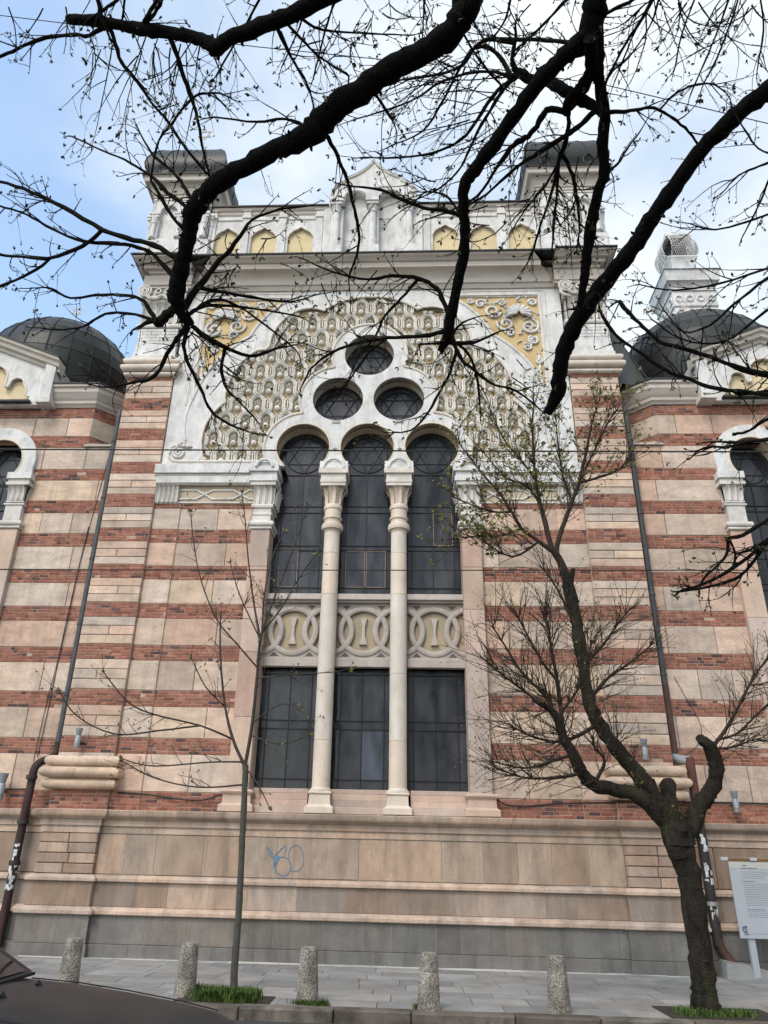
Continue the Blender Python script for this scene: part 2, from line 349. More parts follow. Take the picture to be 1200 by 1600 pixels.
# tints
def t_stone():
    k = rnd()
    base = [(1, 1, 1), (1.03, .93, .88), (.93, .95, .96), (1.06, 1.0, .9), (1.0, .86, .8), (.88, .86, .84), (1.08, 1.02, .98)][int(k * 7)]
    f = ru(.84, 1.08); return tuple(c * f for c in base)
def tf_(lo, hi, c=(1, 1, 1)):
    def f():
        k = ru(lo, hi); w_ = ru(-.05, .05); return (c[0] * k * (1 + w_), c[1] * k, c[2] * k * (1 - w_))
    return f
def t_socle():
    f = ru(.66, 1.15); k = ru(-.05, .10); return (f * (1 + k), f, f * (1 - k))
def t_brick():
    k = rnd()
    if k < .62: c = (.345, .138, .093)
    elif k < .8: c = (.29, .104, .068)
    elif k < .92: c = (.39, .18, .118)
    else: c = (.12, .066, .064)
    f = ru(.72, 1.2); return tuple(x * f for x in c)
def t_grey():
    f = ru(.9, 1.08); return (f, f, f)
# ================================================================== SYNAGOGUE
B = thing('synagogue', 'striped brick and pink stone synagogue with white traceried horseshoe windows and dark domes', 'synagogue', (0, 0, ZG))
XO, XI, YP = 6.35, 5.15, -.12
BANDS = [(2.47, 2.83), (3.58, 3.90), (4.56, 4.90), (5.56, 5.90), (6.53, 6.87), (7.46, 7.79), (8.385, 8.72), (9.28, 9.61), (10.19, 10.50), (11.14, 11.47), (12.03, 12.37), (12.94, 13.26)]
def brick_band(mb, x0, x1, z0, z1, y, sk=0):
    n = max(1, round((z1 - z0) / .07)); h = (z1 - z0) / n
    mb.box(x0, x1, y + .009, y + .1, z0, z1, 'mortar')
    for r in range(n):
        a = z0 + r * h + .0075; b = z0 + (r + 1) * h - .0075; x = x0; first = True
        while x < x1 - .01:
            L = ru(.22, .25) if rnd() < .62 else ru(.105, .12)
            if first: L *= ru(.3, 1); first = False
            e = min(x + L, x1)
            if x1 - e < .04: e = x1
            yy = y + ru(-.004, .004)
            if rnd() < .03: yy += .008
            q = ru(0, .003)
            mb.add([(x + .007, yy, a + q), (e - .007, yy, a), (e - .007, yy, b - q), (x + .007, yy, b), (x + .007, y + .010, a), (e - .007, y + .010, a), (e - .007, y + .010, b), (x + .007, y + .010, b)],
                   [(0, 1, 2, 3), (4, 5, 1, 0), (5, 6, 2, 1), (6, 7, 3, 2), (7, 4, 0, 3)], 'brick', t_brick())
            x = e
def stone_row(mb, x0, x1, z0, z1, y, cuts, m='stone', tf=t_stone, back=.12, wob=.003, g=.012):
    xs = [x0] + list(cuts) + [x1]
    for i, (a, b) in enumerate(zip(xs, xs[1:])):
        mb.block(a + (g * .5 if i else 0), b - (g * .5 if i < len(xs) - 2 else 0), y + ru(-.003, .003), y + back, z0 + g * .5, z1 - g * .5, m, tf(), .011, wob)
def courses(mb, x0, x1, y, zlo, zhi, cutf, sub=False, half=False):
    """alternating brick and stone between zlo and zhi"""
    prev = None
    ev = []
    for i, (a, b) in enumerate(BANDS):
        ev.append((a, b, 'b')); nxt = BANDS[i + 1][0] if i + 1 < len(BANDS) else a + .97
        ev.append((b, nxt, 's'))
    mb.box(x0 + .012, x1 - .012, y + .014, y + .3, zlo, zhi, 'darkjoint')
    for k, (a, b, kind) in enumerate(ev):
        a2, b2 = max(a, zlo), min(b, zhi)
        if b2 - a2 < .03: continue
        if kind == 'b': brick_band(mb, x0, x1, a2, b2, y)
        elif sub:
            h = (b2 - a2) / 3; mid = x0 + (x1 - x0) * ru(.42, .58)
            stone_row(mb, x0, x1, a2, a2 + h, y, []); stone_row(mb, x0, x1, a2 + h, a2 + 2 * h, y, [mid]); stone_row(mb, x0, x1, a2 + 2 * h, b2, y, [])
        else: stone_row(mb, x0, x1, a2, b2, y, cutf(k))
# ---- central wall ------------------------------------------------------------
w = MB()
for s in (-1, 1):
    def cf(k):
        L = 1.85; c = ru(.35, .65) if k % 4 == 1 else ru(.2, .4)
        return [s * 2.65 + s * (L * c)] if s > 0 else [-2.65 - L * c]
    a, b = sorted((s * 2.66, s * 4.5)); courses(w, a, b, 0, 2.47, 9.40, cf)
    a, b = sorted((s * 4.5, s * 5.15)); courses(w, a, b, -.03, 2.47, 9.40, lambda k: [])
w.box(-5.2, -2.4, .1, .6, 2.2, 9.5, 'mortar'); w.box(2.4, 5.2, .1, .6, 2.2, 9.5, 'mortar')
w.build('wall', B)
# ---- pilasters ---------------------------------------------------------------
def leaf_row(mb, x0, x1, n, y, z0, z1, flare, m, deep=.03, t=(1, 1, 1)):
    """row of upright tongues whose tops curl outwards"""
    wd = (x1 - x0) / n; K = 9
    for i in range(n):
        vs = []; xc = x0 + wd * (i + .5)
        for k in range(K + 1):
            q = k / K; z = z0 + (z1 - z0) * (q if q < .92 else .92 + (q - .92) * .4)
            out = flare * (q ** 2.6) + (.012 if q > .95 else 0)
            hw = wd * .5 * (.86 + .12 * math.sin(q * PI))
            if q > .93: hw *= .8
            for u in range(7):
                a = -1 + u / 3
                ridge = deep * (1 if abs(a) in (1,) else .0) + deep * (1.0 - abs(abs(a) - .72) * 2.6 if abs(abs(a) - .72) < .38 else 0)
                vs.append((xc + a * hw, y - out - max(0, ridge) - (.25 * deep if u == 3 else 0), z))
        fs = [(k * 7 + u, k * 7 + u + 1, k * 7 + u + 8, k * 7 + u + 7) for k in range(K) for u in range(6)]
        mb.add(vs, fs, m, t)
        # underside closing the curl
        top = [vs[K * 7 + u] for u in range(7)]; mb.add(top + [(p[0], y, z1) for p in top], [(u, u + 1, u + 8, u + 7) for u in range(6)], m, t)
    mb.box(x0, x1, y, y + .1, z0, z1, m, t)
def bead(mb, x0, x1, y0, y1, zc, r, m, t=(1, 1, 1), n=8):
    """half-round horizontal moulding wrapping a pilaster (plan from left return to right return)"""
    prof = [(r * math.cos(a) , zc + r * math.sin(a)) for a in [(-PI / 2 + PI * i / n) for i in range(n + 1)]]
    mb.sweep([(x0, y1), (x0, y0), (x1, y0), (x1, y1)], [(-.02, zc - r)] + prof + [(-.02, zc + r)], m, t)
def bead2(mb, x0, x1, y0, y1, z0, z1, out, m, t=(1, 1, 1), n=10, split=None, tints=None):
    prof = [(out * math.cos(a) ** .8 if math.cos(a) > 0 else 0, (z0 + z1) / 2 + (z1 - z0) / 2 * math.sin(a)) for a in [(-PI / 2 + PI * i / n) for i in range(n + 1)]]
    mb.sweep([(x0, y1), (x0, y0), (x1, y0), (x1, y1)], [(-.03, z0)] + prof + [(-.03, z1)], m, t, split=split, tints=tints)
def spiral(cx, cz, r, turns, a0, d=1, n=26, rmin=.12):
    return [(cx + r * (1 - (1 - rmin) * i / n) * math.cos(a0 + d * 2 * PI * turns * i / n), cz + r * (1 - (1 - rmin) * i / n) * math.sin(a0 + d * 2 * PI * turns * i / n)) for i in range(n + 1)]
def tube2(mb, pts, y, rad, m, t=(1, 1, 1), n=6):
    mb.tube([(x, y, z) for x, z in pts], rad, m, t, n)
for s in (-1, 1):
    x0, x1 = sorted((s * XI, s * XO)); p = MB()
    courses(p, x0, x1, YP, 2.47, 13.03, None, sub=True)
    p.box(x0 + .02, x1 - .02, YP + .03, .9, 2.2, 13.03, 'mortar')
    # brick and stone return on the outer side
    for a, b in BANDS:
        xs = s * XO
        for r in range(5):
            h = (b - a) / 5
            for q in range(2):
                p.box(min(xs, xs + s * .004), max(xs, xs + s * .004), YP + .03 + q * .2, YP + .22 + q * .2, a + r * h + .005, a + (r + 1) * h - .005, 'brick', t_brick())
    po = p.build('pilaster', B)
    f = MB()                                              # base rolls
    xa, xb = x0 - .02, x1 + .02
    tt = tf_(.85, 1.05, (.98, .93, .86))
    bead2(f, xa - .03, xb + .03, YP - .05, .3, 3.29, 3.50, .14, 'stone', (1, .95, .88))
    f.box(xa - .03, xb + .03, YP - .10, .2, 3.26, 3.29, 'stone', (.7, .65, .6))
    bead2(f, xa - .05, xb + .05, YP - .10, .3, 3.06, 3.27, .17, 'stone', (1, .95, .86), split=(.5, .8), tints=tt)
    f.box(xa - .02, xb + .02, YP - .10, .2, 3.02, 3.07, 'stone', (.7, .65, .6))
    bead2(f, xa - .02, xb + .02, YP - .06, .3, 2.84, 3.04, .13, 'stone', (.86, .80, .72))
    f.build('base_moulding', po, smooth=40)
    f = MB()                                              # upper rolls + white brick necking
    tu = tf_(.9, 1.05, (1.0, .92, .85))
    bead2(f, xa + .02, xb - .02, YP - .02, .5, 13.03, 13.15, .10, 'white2', (1, .95, .9))
    bead2(f, xa - .02, xb + .02, YP - .05, .5, 13.16, 13.38, .15, 'white2', (1, .94, .88), split=(.5, .8), tints=tu)
    bead2(f, xa - .02, xb + .02, YP - .05, .5, 13.39, 13.58, .12, 'white2', (1, .95, .9), split=(.5, .8), tints=tu)
    f.box(xa + .02, xb - .02, YP - .07, .5, 13.56, 13.70, 'white2'); f.box(xa + .05, xb - .05, YP - .05, .5, 13.70, 13.82, 'white')
    f.box(xa + .07, xb - .07, YP - .03, .5, 13.82, 14.10, 'white')
    for r in range(5):
        z = 14.10 + r * .102; x = x0 + .06; first = True
        while x < x1 - .07:
            e = min(x + (.12 if first and r % 2 else .25), x1 - .06); f.block(x + .004, e - .004, YP - .02, YP + .05, z + .004, z + .098, 'white', t_grey(), .006); x = e; first = False
    f.box(x0 + .06, x1 - .06, YP, .5, 14.10, 14.62, 'white2', (.85, .83, .8))
    bead2(f, x0 + .04, x1 - .04, YP - .02, .5, 14.62, 14.76, .05, 'white2')
    f.build('necking', po, smooth=40)
    c = MB()                                              # fluted capital with volutes
    leaf_row(c, x0 + .10, x1 - .10, 5, YP - .02, 14.76, 15.42, .16, 'white2', .045)
    c.box(x0 + .06, x1 - .06, YP - .02, .5, 14.76, 15.42, 'white2')
    c.box(x0 + .02, x1 - .02, YP - .1, .5, 15.42, 15.98, 'white2', (.95, .94, .93))
    for q in (-1, 1):
        cx = (x0 + x1) / 2 + q * .50
        for k, rr in enumerate((.17, .10, .05)):
            c.tube([(cx + rr * math.cos(a * PI / 9), YP - .16 - k * .012, 15.80 + rr * math.sin(a * PI / 9)) for a in range(19)], [.034 - .006 * k] * 19, 'white2', (1, 1, 1), 8)
        c.lathe([(.001, 0), (.16, 0), (.16, .04), (.001, .06)], 0, 0, 'white2', n=16) if False else None
        tube2(c, [(cx - q * .04, 15.66), (cx - q * .16, 15.56), (cx - q * .34, 15.54), (cx - q * .5, 15.60)], YP - .15, [.05, .055, .05, .03], 'white2')
        tube2(c, [(cx + q * .15, 15.72), (cx + q * .14, 15.58), (cx + q * .04, 15.48), (cx - q * .10, 15.46)], YP - .15, [.03, .045, .05, .03], 'white2')
    for q in (-1, 1):
        cx = (x0 + x1) / 2 + q * .13
        c.tube([(cx + .075 * math.cos(a * PI / 8), YP - .14, 15.80 + .075 * math.sin(a * PI / 8)) for a in range(17)], [.03] * 17, 'white2', (1, 1, 1), 7)
    c.tube([((x0 + x1) / 2 + a * .05, YP - .13 - .04 * (1 - abs(a) / 4), 15.52 + .10 * (1 - (a / 4) ** 2)) for a in range(-4, 5)], [.05] * 9, 'white2', (1, 1, 1), 7)
    c.build('capital', po, smooth=40)
# ---- socle -------------------------------------------------------------------
xs_o, xs_i, yp, ym = 6.26, 5.12, -.42, -.31
plan = [(-xs_o, .6), (-xs_o, yp), (-xs_i, yp), (-xs_i, ym), (xs_i, ym), (xs_i, yp), (xs_o, yp), (xs_o, .6)]
def socle(plan, name, parts_split=True):
    g = MB()
    def run(prof, m, tf, split):
        g.sweep(plan, prof, m, split=split, tints=tf, gap=.005)
        g.sweep(plan, [(o - .007, z) for o, z in prof], 'limejoint')
    run([(.06, ZG - .3), (.155, ZG - .3), (.155, .11), (.148, .12), (.06, .12)], 'basalt', t_grey, (.9, 1.7))
    run([(.05, .122), (.12, .122), (.125, .13), (.125, .59), (.12, .598), (.05, .598)], 'basalt', tf_(.82, 1.18, (1, .98, .96)), (.42, .95))
    run([(.0, .60), (.175, .60), (.19, .615), (.19, .665), (.155, .69), (.075, .735), (.0, .735)], 'socle', tf_(1.15, 1.5, (1, .96, .93)), (.5, 1.4))
    run([(-.02, .737), (.055, .737), (.06, .742), (.06, 1.153), (.055, 1.158), (-.02, 1.158)], 'socle', t_socle, (.55, 1.2))
    run([(-.05, 1.16), (.105, 1.16), (.12, 1.172), (.12, 1.22), (.10, 1.24), (.02, 1.282), (-.05, 1.282)], 'socle', tf_(1.1, 1.45, (1, .96, .92)), (.55, 1.5))
    run([(-.06, 2.022), (.015, 2.022), (.015, 2.15), (-.06, 2.15)], 'socle', tf_(1.0, 1.4, (1, .96, .92)), (.8, 1.6))
    run([(-.06, 2.152), (.045, 2.152), (.045, 2.27), (-.06, 2.27)], 'socle', tf_(.9, 1.2, (1, .96, .92)), (.8, 1.6))
    ov = [(-.06, 2.272), (.07, 2.272), (.085, 2.29)] + [(.09 + .07 * math.sin(a * PI / 12), 2.39 - .09 * math.cos(a * PI / 12)) for a in range(7)] + [(.165, 2.43), (.15, 2.445), (-.3, 2.475), (-.3, 2.3)]
    run(ov, 'socle', tf_(.85, 1.15, (1, .95, .9)), (.9, 1.9))
    return g, run
g, run = socle(plan, 'socle')
# big dado blocks: main field and the coursed pilaster fields
stone_row(g, -xs_i, xs_i, 1.284, 2.020, ym, [-4.55, -3.95, -3.0, -2.25, -1.55, .05, 1.65, 2.45, 3.1, 3.75, 4.45], 'socle', tf_(.9, 1.18, (1.02, .97, .9)), .2)
for s in (-1, 1):
    x0, x1 = sorted((s * xs_i, s * xs_o))
    for r in range(4):
        h = (2.020 - 1.284) / 4; stone_row(g, x0, x1, 1.284 + r * h, 1.284 + (r + 1) * h, yp, [x0 + (x1 - x0) * ru(.44, .56)], 'socle', tf_(.8, 1.2, (1, .94, .9)), .2)
    g.box(*sorted((s * (xs_o - .005), s * xs_o)), yp + .02, .6, 1.28, 2.03, 'socle', (.8, .78, .75))
    g.box(*sorted((s * (xs_o - .3), s * (xs_o - .02))), yp + .1, .6, ZG, 2.4, 'grout')
g.box(-xs_i, xs_i, ym + .010, ym + .1, 1.284, 2.02, 'limejoint'); g.box(-xs_o + .05, xs_o - .05, ym + .12, .5, ZG - .2, 2.38, 'grout')
g.build('socle', B, smooth=30)
# spray-painted scribble on the dado
q = MB(); gy = ym - .012
def gp(px, py): v = PY(px, py, gy); return (v.x, v.z)
for pts, wd in [([(416, 1322), (420, 1332), (426, 1341), (429, 1338), (436, 1330), (446, 1322), (446, 1330), (444, 1338)], .016),
                ([(416, 1323), (423, 1330), (428, 1345), (429, 1356)], .018),
                ([(434, 1337), (428, 1346), (429, 1358), (437, 1367), (447, 1368), (453, 1360), (453, 1348), (446, 1340), (436, 1340)], .016),
                ([(451, 1345), (452, 1330), (459, 1322), (468, 1323), (474, 1335), (473, 1352), (464, 1361), (454, 1360)], .012)]:
    P = catmull([gp(*a) for a in pts], 5); q.ribbon(P, wd, .0015, gy + .003, 'graffiti')
q.add([(gp(430, 1340)[0], gy - .001, gp(430, 1340)[1]), (gp(438, 1337)[0], gy - .001, gp(438, 1337)[1]), (gp(431, 1352)[0], gy - .001, gp(431, 1352)[1]), (gp(428.5, 1350)[0], gy - .001, gp(428.5, 1350)[1])], [(0, 1, 2, 3)], 'graffiti')
q.build('graffiti', B)
# ---- triple window: sill, jambs, columns -------------------------------------
sl = MB()
for (a, b) in [(-2.3, -1.05), (-.6, .6), (1.05, 2.3)]:
    sl.block(a, b, -.12, .4, 2.47, 2.61, 'jamb', t_stone(), .01, .002); sl.block(a, b, -.05, .4, 2.613, 2.73, 'jamb', t_stone(), .008)
    sl.block(a, b, .0, .4, 2.733, 2.86, 'jamb', t_stone(), .008); sl.block(a, b, .05, .45, 2.863, 2.955, 'jamb', (.9, .88, .86), .01)
sl.build('sill', B)
for s in (-1, 1):
    a = s * 2.25; b = s * 2.70; x0, x1 = sorted((a, b)); j = MB()
    zs = [2.90, 4.35, 5.75, 6.75, 7.75, 8.68]
    for k in range(5):
        j.block(x0, x1, -.15, .1, zs[k] + .002, zs[k + 1] - .002, 'jamb', t_stone(), .008, .002)
        j.box(x0, x1, .101, .55, zs[k] + .002, zs[k + 1] - .002, 'jamb', t_stone())
    jo = j.build('jamb_pilaster', B)
    j = MB()
    j.block(x0 - .13, x1 + .13, -.27, .3, 2.47, 2.60, 'jamb', (1.1, 1.02, .95), .012); 
    j.sweep([(x0 - .11, .3), (x0 - .11, -.25), (x1 + .11, -.25), (x1 + .11, .3)], [(0, 2.60), (-.045, 2.64), (-.055, 2.80), (-.01, 2.83), (.0, 2.86), (-.02, 2.89), (-.1, 2.91)], 'jamb', (1.1, 1.02, .95))
    j.box(x0 - .05, x1 + .05, -.19, .3, 2.58, 2.9, 'jamb')
    j.build('base', jo, smooth=40)
    c = MB()
    bead2(c, x0 - .01, x1 + .01, -.16, .4, 8.68, 8.75, .03, 'white2'); bead2(c, x0 - .03, x1 + .03, -.18, .4, 8.75, 8.88, .055, 'white2')
    c.box(x0 + .01, x1 - .01, -.155, .5, 8.88, 9.24, 'white2'); bead2(c, x0, x1, -.16, .4, 9.04, 9.10, .015, 'white2'); bead2(c, x0, x1, -.16, .4, 9.22, 9.34, .035, 'white2')
    leaf_row(c, x0 + .0, x1 - .0, 3, -.16, 9.34, 9.78, .10, 'white2', .03)
    c.T = Matrix.Translation((s * 2.2, .13, 0)) @ Matrix.Rotation(s * -PI / 2, 4, 'Z'); leaf_row(c, -.27, .27, 3, 0, 9.34, 9.78, .08, 'white2', .03); c.T = None
    c.box(x0 + .03, x1 - .03, -.15, .5, 9.34, 9.8, 'white2')
    c.box(x0 - .09, x1 + .07, -.27, .5, 9.80, 9.90, 'white2'); c.box(x0 - .13, x1 + .10, -.30, .5, 9.90, 10.02, 'white'); c.box(x0 - .10, x1 + .08, -.26, .5, 10.02, 10.16, 'white'); c.box(x0 - .16, x1 + .12, -.32, .5, 10.16, 10.28, 'white'); c.box(x0 - .12, x1 + .1, -.27, .5, 10.28, 10.42, 'white')
    tube2(c, arc((x0 + x1) / 2, 10.26, .20, 0, 180, 10), -.33, .04, 'white', n=6)
    c.build('capital', jo, smooth=40)
for s in (-1, 1):
    cx = s * .79; cy = .02; c = MB()
    for k, (a, b) in enumerate([(2.97, 3.9), (3.903, 5.3), (5.303, 7.1), (7.103, 8.1), (8.103, 8.70)]):
        r = .188 - .001 * k; c.lathe([(r - .006, a), (r, a + .006), (r - .0005, b - .006), (r - .006, b)], cx, cy, 'column', tf_(.94, 1.04, (1, .98, .95))(), 32)
    co = c.build('column', B, smooth=40)
    c = MB()
    c.block(cx - .29, cx + .29, cy - .29, cy + .3, 2.47, 2.60, 'column', (.95, .92, .88), .012)
    c.sweep([(cx - .27, cy + .27), (cx - .27, cy - .27), (cx + .27, cy - .27), (cx + .27, cy + .27)], [(0, 2.60), (-.05, 2.65), (-.06, 2.83), (-.03, 2.86), (-.04, 2.89), (-.12, 2.9)], 'column', (.95, .92, .88))
    c.lathe([(.2, 2.86), (.232, 2.88), (.24, 2.91), (.232, 2.94), (.20, 2.955), (.19, 2.98)], cx, cy, 'column', (1, .98, .95), 32)
    c.build('base', co, smooth=40)
    c = MB()
    c.lathe([(.19, 8.66), (.20, 8.70), (.245, 8.71), (.262, 8.78), (.245, 8.85), (.20, 8.865), (.195, 8.95), (.20, 8.97), (.225, 8.98), (.225, 9.02), (.195, 9.03), (.195, 9.22), (.215, 9.235), (.225, 9.29), (.21, 9.34), (.185, 9.36), (.19, 9.6), (.26, 9.78)], cx, cy, 'column', (1.0, .96, .9), 32)
    for k in range(8):
        c.T = Matrix.Translation((cx, cy, 0)) @ Matrix.Rotation(k * PI / 4, 4, 'Z'); leaf_row(c, -.068, .068, 1, -.18, 9.36, 9.78, .10, 'column', .02, (.98, .93, .87))
    c.T = None
    c.box(cx - .30, cx + .30, cy - .30, cy + .34, 9.78, 9.86, 'white2'); c.box(cx - .315, cx + .315, cy - .315, cy + .34, 9.86, 9.93, 'white2', (1, .97, .93))
    c.box(cx - .30, cx + .30, cy - .29, cy + .34, 9.93, 10.10, 'white2'); c.box(cx - .355, cx + .355, cy - .34, cy + .34, 10.10, 10.24, 'white2', (1, .97, .93)); c.box(cx - .34, cx + .34, cy - .31, cy + .34, 10.24, 10.43, 'white')
    tube2(c, arc(cx, 10.24, .25, 0, 180, 12), cy - .32, .04, 'white', n=6)
    c.build('capital', co, smooth=40)
# ---- stone relief panels between the two rows of windows ----------------------
def clipx(P, a, b): return [(min(max(x, a), b), z) for x, z in P]
for cx, a, b in [(-1.60, -.67, .62), (0, -.66, .66), (1.60, -.62, .67)]:
    p = MB(); zc = 6.33; R = .56
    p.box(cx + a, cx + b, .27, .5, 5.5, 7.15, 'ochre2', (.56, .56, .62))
    p.block(cx + a, cx + b, .06, .5, 7.03, 7.17, 'spandrel', (1.25, 1.22, 1.2), .012); p.block(cx + a, cx + b, .12, .5, 6.98, 7.028, 'spandrel', (.95, .93, .9), .008)
    p.block(cx + a, cx + b, .13, .5, 5.50, 5.70, 'spandrel', (1.05, 1.03, 1), .012)
    env = lambda x: max(math.sqrt(max(0, (R - .07) ** 2 - (x - c) ** 2)) for c in (-.79, 0, .79))
    N = 40; xs = [a + .012 + (b - a - .024) * i / N for i in range(N + 1)]
    hole = [(cx + x, zc + max(.03, env(x))) for x in xs] + [(cx + x, zc - max(.03, env(x))) for x in xs[::-1]]
    add_plate(p, [(cx + a, 5.70), (cx + b, 5.70), (cx + b, 6.98), (cx + a, 6.98)], [hole], .215, .08, 'spandrel', bevel=.004)
    for c, rr in ((-.79, R), (.79, R), (0, R)):
        full = [q for q in arc(cx + c, zc, rr - .04, 0, 360, 72)]
        seg = []; segs = []
        for q in full:
            if cx + a <= q[0] <= cx + b: seg.append(q)
            elif seg: segs.append(seg); seg = []
        if seg: segs.append(seg)
        if c > 0 or c < 0:
            for sgm in segs: p.ribbon(sgm, .135, .04, .215, 'spandrel', (1.08, 1.06, 1.04))
        else: p.ribbon(full[:-1], .135, .035, .215, 'spandrel', (1.05, 1.03, 1), closed=True)
    for zz, d in ((6.93, -1), (5.75, 1)):                      # small flat triangles, recess shade painted as dark tint
        for xx in (-.40, .40):
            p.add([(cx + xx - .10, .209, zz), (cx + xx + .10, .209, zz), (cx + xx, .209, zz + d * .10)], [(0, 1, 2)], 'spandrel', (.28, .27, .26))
    sp = [(-.08, 6.63), (.08, 6.63), (.06, 6.55), (.035, 6.42), (.03, 6.33), (.035, 6.22), (.07, 6.08), (.09, 6.02), (-.09, 6.02), (-.07, 6.08), (-.035, 6.22), (-.03, 6.33), (-.035, 6.42), (-.06, 6.55)]
    add_plate(p, [(cx + x, z) for x, z in sp], [], .20, .07, 'spandrel', (1.2, 1.18, 1.16), .008)
    p.build('relief_panel', B)
# ---- windows -----------------------------------------------------------------
def bar(mb, x0, z0, x1, z1, y, r=.013):
    mb.tube([(x0, y, z0), (x1, y, z1)], r, 'muntin', n=4)
def star(mb, cx, cz, r, y):
    mb.tube([(cx + r * math.cos(a * PI / 16), y, cz + r * math.sin(a * PI / 16)) for a in range(33)], .013, 'muntin', n=4)
    for o in (90, 270):
        P = [(cx + r * math.cos(math.radians(o + 120 * k)), y, cz + r * math.sin(math.radians(o + 120 * k))) for k in range(4)]
        for a, b in zip(P, P[1:]): mb.tube([a, b], .012, 'muntin', n=4)
def window(parent, xs, zs, x0, x1, z0, z1, y, star_at=None, tall=True, odd=()):
    """xs/zs positions of bars; glass as separate slightly tilted panes"""
    fr = MB()
    for a, b in ((x0, x0 + .045), (x1 - .045, x1)): fr.box(a, b, y - .03, y + .04, z0, z1, 'muntin')
    fr.box(x0 + .045, x1 - .045, y - .03, y + .04, z0, z0 + .05, 'muntin')
    if not star_at: fr.box(x0 + .045, x1 - .045, y - .03, y + .04, z1 - .05, z1, 'muntin')
    for x in xs: bar(fr, x, z0, x, z1 if not star_at else star_at[1] - star_at[2], y - .012)
    for z in zs: bar(fr, x0, z, x1, z, y - .014)
    if star_at:
        star(fr, *star_at, y - .012); bar(fr, star_at[0], star_at[1] + star_at[2], star_at[0], z1, y - .012)
    o = fr.build('window', parent)
    pn = MB(); X = [x0] + list(xs) + [x1]; Z = [z0] + list(zs) + [z1]
    for i in range(len(X) - 1):
        for k in range(len(Z) - 1):
            ax, bx, az, bz = X[i], X[i + 1], Z[k], Z[k + 1]; e = [ru(-.004, .004) for _ in range(3)]
            f = ru(.85, 1.15); t = (f, f, f * 1.03)
            if (i, k) in odd: t = odd[(i, k)]
            pn.add([(ax, y + e[0], az), (bx, y + e[1], az), (bx, y + e[1] + e[2], bz), (ax, y + e[0] + e[2], bz)], [(0, 1, 2, 3)], 'glass', t)
    pn.build('pane', o)
    return o
WY = .40
for cx, x0, x1 in [(-1.6, -2.30, -.96), (0, -.66, .66), (1.6, .96, 2.30)]:
    o = window(B, [cx - .49, cx, cx + .49], [7.42, 8.36, 8.48, 9.35, 9.52, 10.39], x0, x1, 7.2, 11.9, WY, (cx, 10.95, .50))
    gl = MB(); q = [(0, 1), (1, 2)] if cx == 0 else [(1, 3)] if cx > 0 else [(0, 1)]
    for a, b in q:                                      # pale putty round the newer panes
        X = [cx - .49, cx, cx + .49, cx + .63]; xa, xb = X[a] + .02, X[a + 1] - .02 if b == a + 1 else X[a + 1] - .02
        za, zb = (7.44, 8.34) if cx <= 0 else (8.5, 9.33)
        for c in ((xa, za, xa, zb), (xb, za, xb, zb), (xa, za, xb, za), (xa, zb, xb, zb)):
            gl.tube([(c[0], WY - .01, c[1]), (c[2], WY - .01, c[3])], .007, 'mortar', n=4)
    gl.build('putty', o)
    odd = {(2, 1): (1.8, 2.0, 2.3)} if cx == 0 else {}
    window(B, [cx - .48, cx, cx + .48], [3.17, 4.20, 4.38, 5.38], x0, x1, 2.90, 5.55, WY, None, odd=odd)
for cx, cz in [(-.78, 12.35), (.78, 12.35), (0, 13.72)]:
    fr = MB(); y = .36; R = .70
    fr.tube([(cx + .62 * math.cos(a * PI / 16), y, cz + .62 * math.sin(a * PI / 16)) for a in range(33)], .03, 'muntin', n=5)
    star(fr, cx, cz, .47, y - .01)
    for a in range(6):
        an = math.radians(30 + 60 * a); bar(fr, cx + .47 * math.cos(an), cz + .47 * math.sin(an), cx + .62 * math.cos(an), cz + .62 * math.sin(an), y - .01)
    o = fr.build('round_window', B)
    pn = MB(); pn.add([(cx + R * math.cos(a * PI / 16), y + .02, cz + R * math.sin(a * PI / 16)) for a in range(32)], [tuple(range(32))], 'glass', (1.5, 1.5, 1.55)); pn.build('pane', o)
# ---- white tracery over the triple window --------------------------------------
RA = .66; ACX = [-1.6, 0, 1.6]; AZ = 10.94; RO = .985; AXB = {-1.6: (-2.03, -1.15), 0: (-.43, .43), 1.6: (1.15, 2.03)}
def arch_in(cx):            # right foot -> over -> left foot
    l, r = AXB[cx]; a = math.degrees(math.acos(.455 / RA))
    return [(r, 10.40), (r, 10.43)] + [(cx + .455, 10.455)] + arc(cx, AZ, RA, -a, 180 + a, 40) + [(cx - .455, 10.455), (l, 10.43), (l, 10.40)]
def cusp(c1, c2, R):        # outer (left) intersection
    p = Vector(c1); q = Vector(c2); d = (q - p); L = d.length; h = math.sqrt(R * R - L * L / 4); m = (p + q) / 2; nn = Vector((-d.y, d.x)) / L
    return m + nn * h
def ang(c, p): return math.degrees(math.atan2(p[1] - c[1], p[0] - c[0]))
C1, C2, C3 = (-1.6, AZ), (-.78, 12.35), (0, 13.72)
k1 = cusp(C1, C2, RO); k2 = cusp(C2, C3, RO)
foot = (C1[0] - math.sqrt(RO ** 2 - .36 ** 2), AZ - .36)
lobes_l = [arc(*C1, RO, ang(C1, foot) % 360, ang(C1, k1), 16), arc(*C2, RO, ang(C2, k1) % 360, ang(C2, k2), 14), arc(*C3, RO, ang(C3, k2) % 360, 90, 14)]
left = lobes_l[0] + lobes_l[1][1:] + lobes_l[2][1:]
outer = [(-2.74, 10.40), (-2.74, 10.57), (-2.62, 10.58)] + left + mir(left)[1:] + [(2.62, 10.58), (2.74, 10.57), (2.74, 10.40)]
tr = MB()
outline = outer + arch_in(1.6) + arch_in(0) + arch_in(-1.6)
holes = [arc(cx, cz, .645, 0, 360, 48)[:-1] for cx, cz in [C2, (.78, 12.35), C3]]
add_plate(tr, outline, holes, -.10, .14, 'white', bevel=.012)
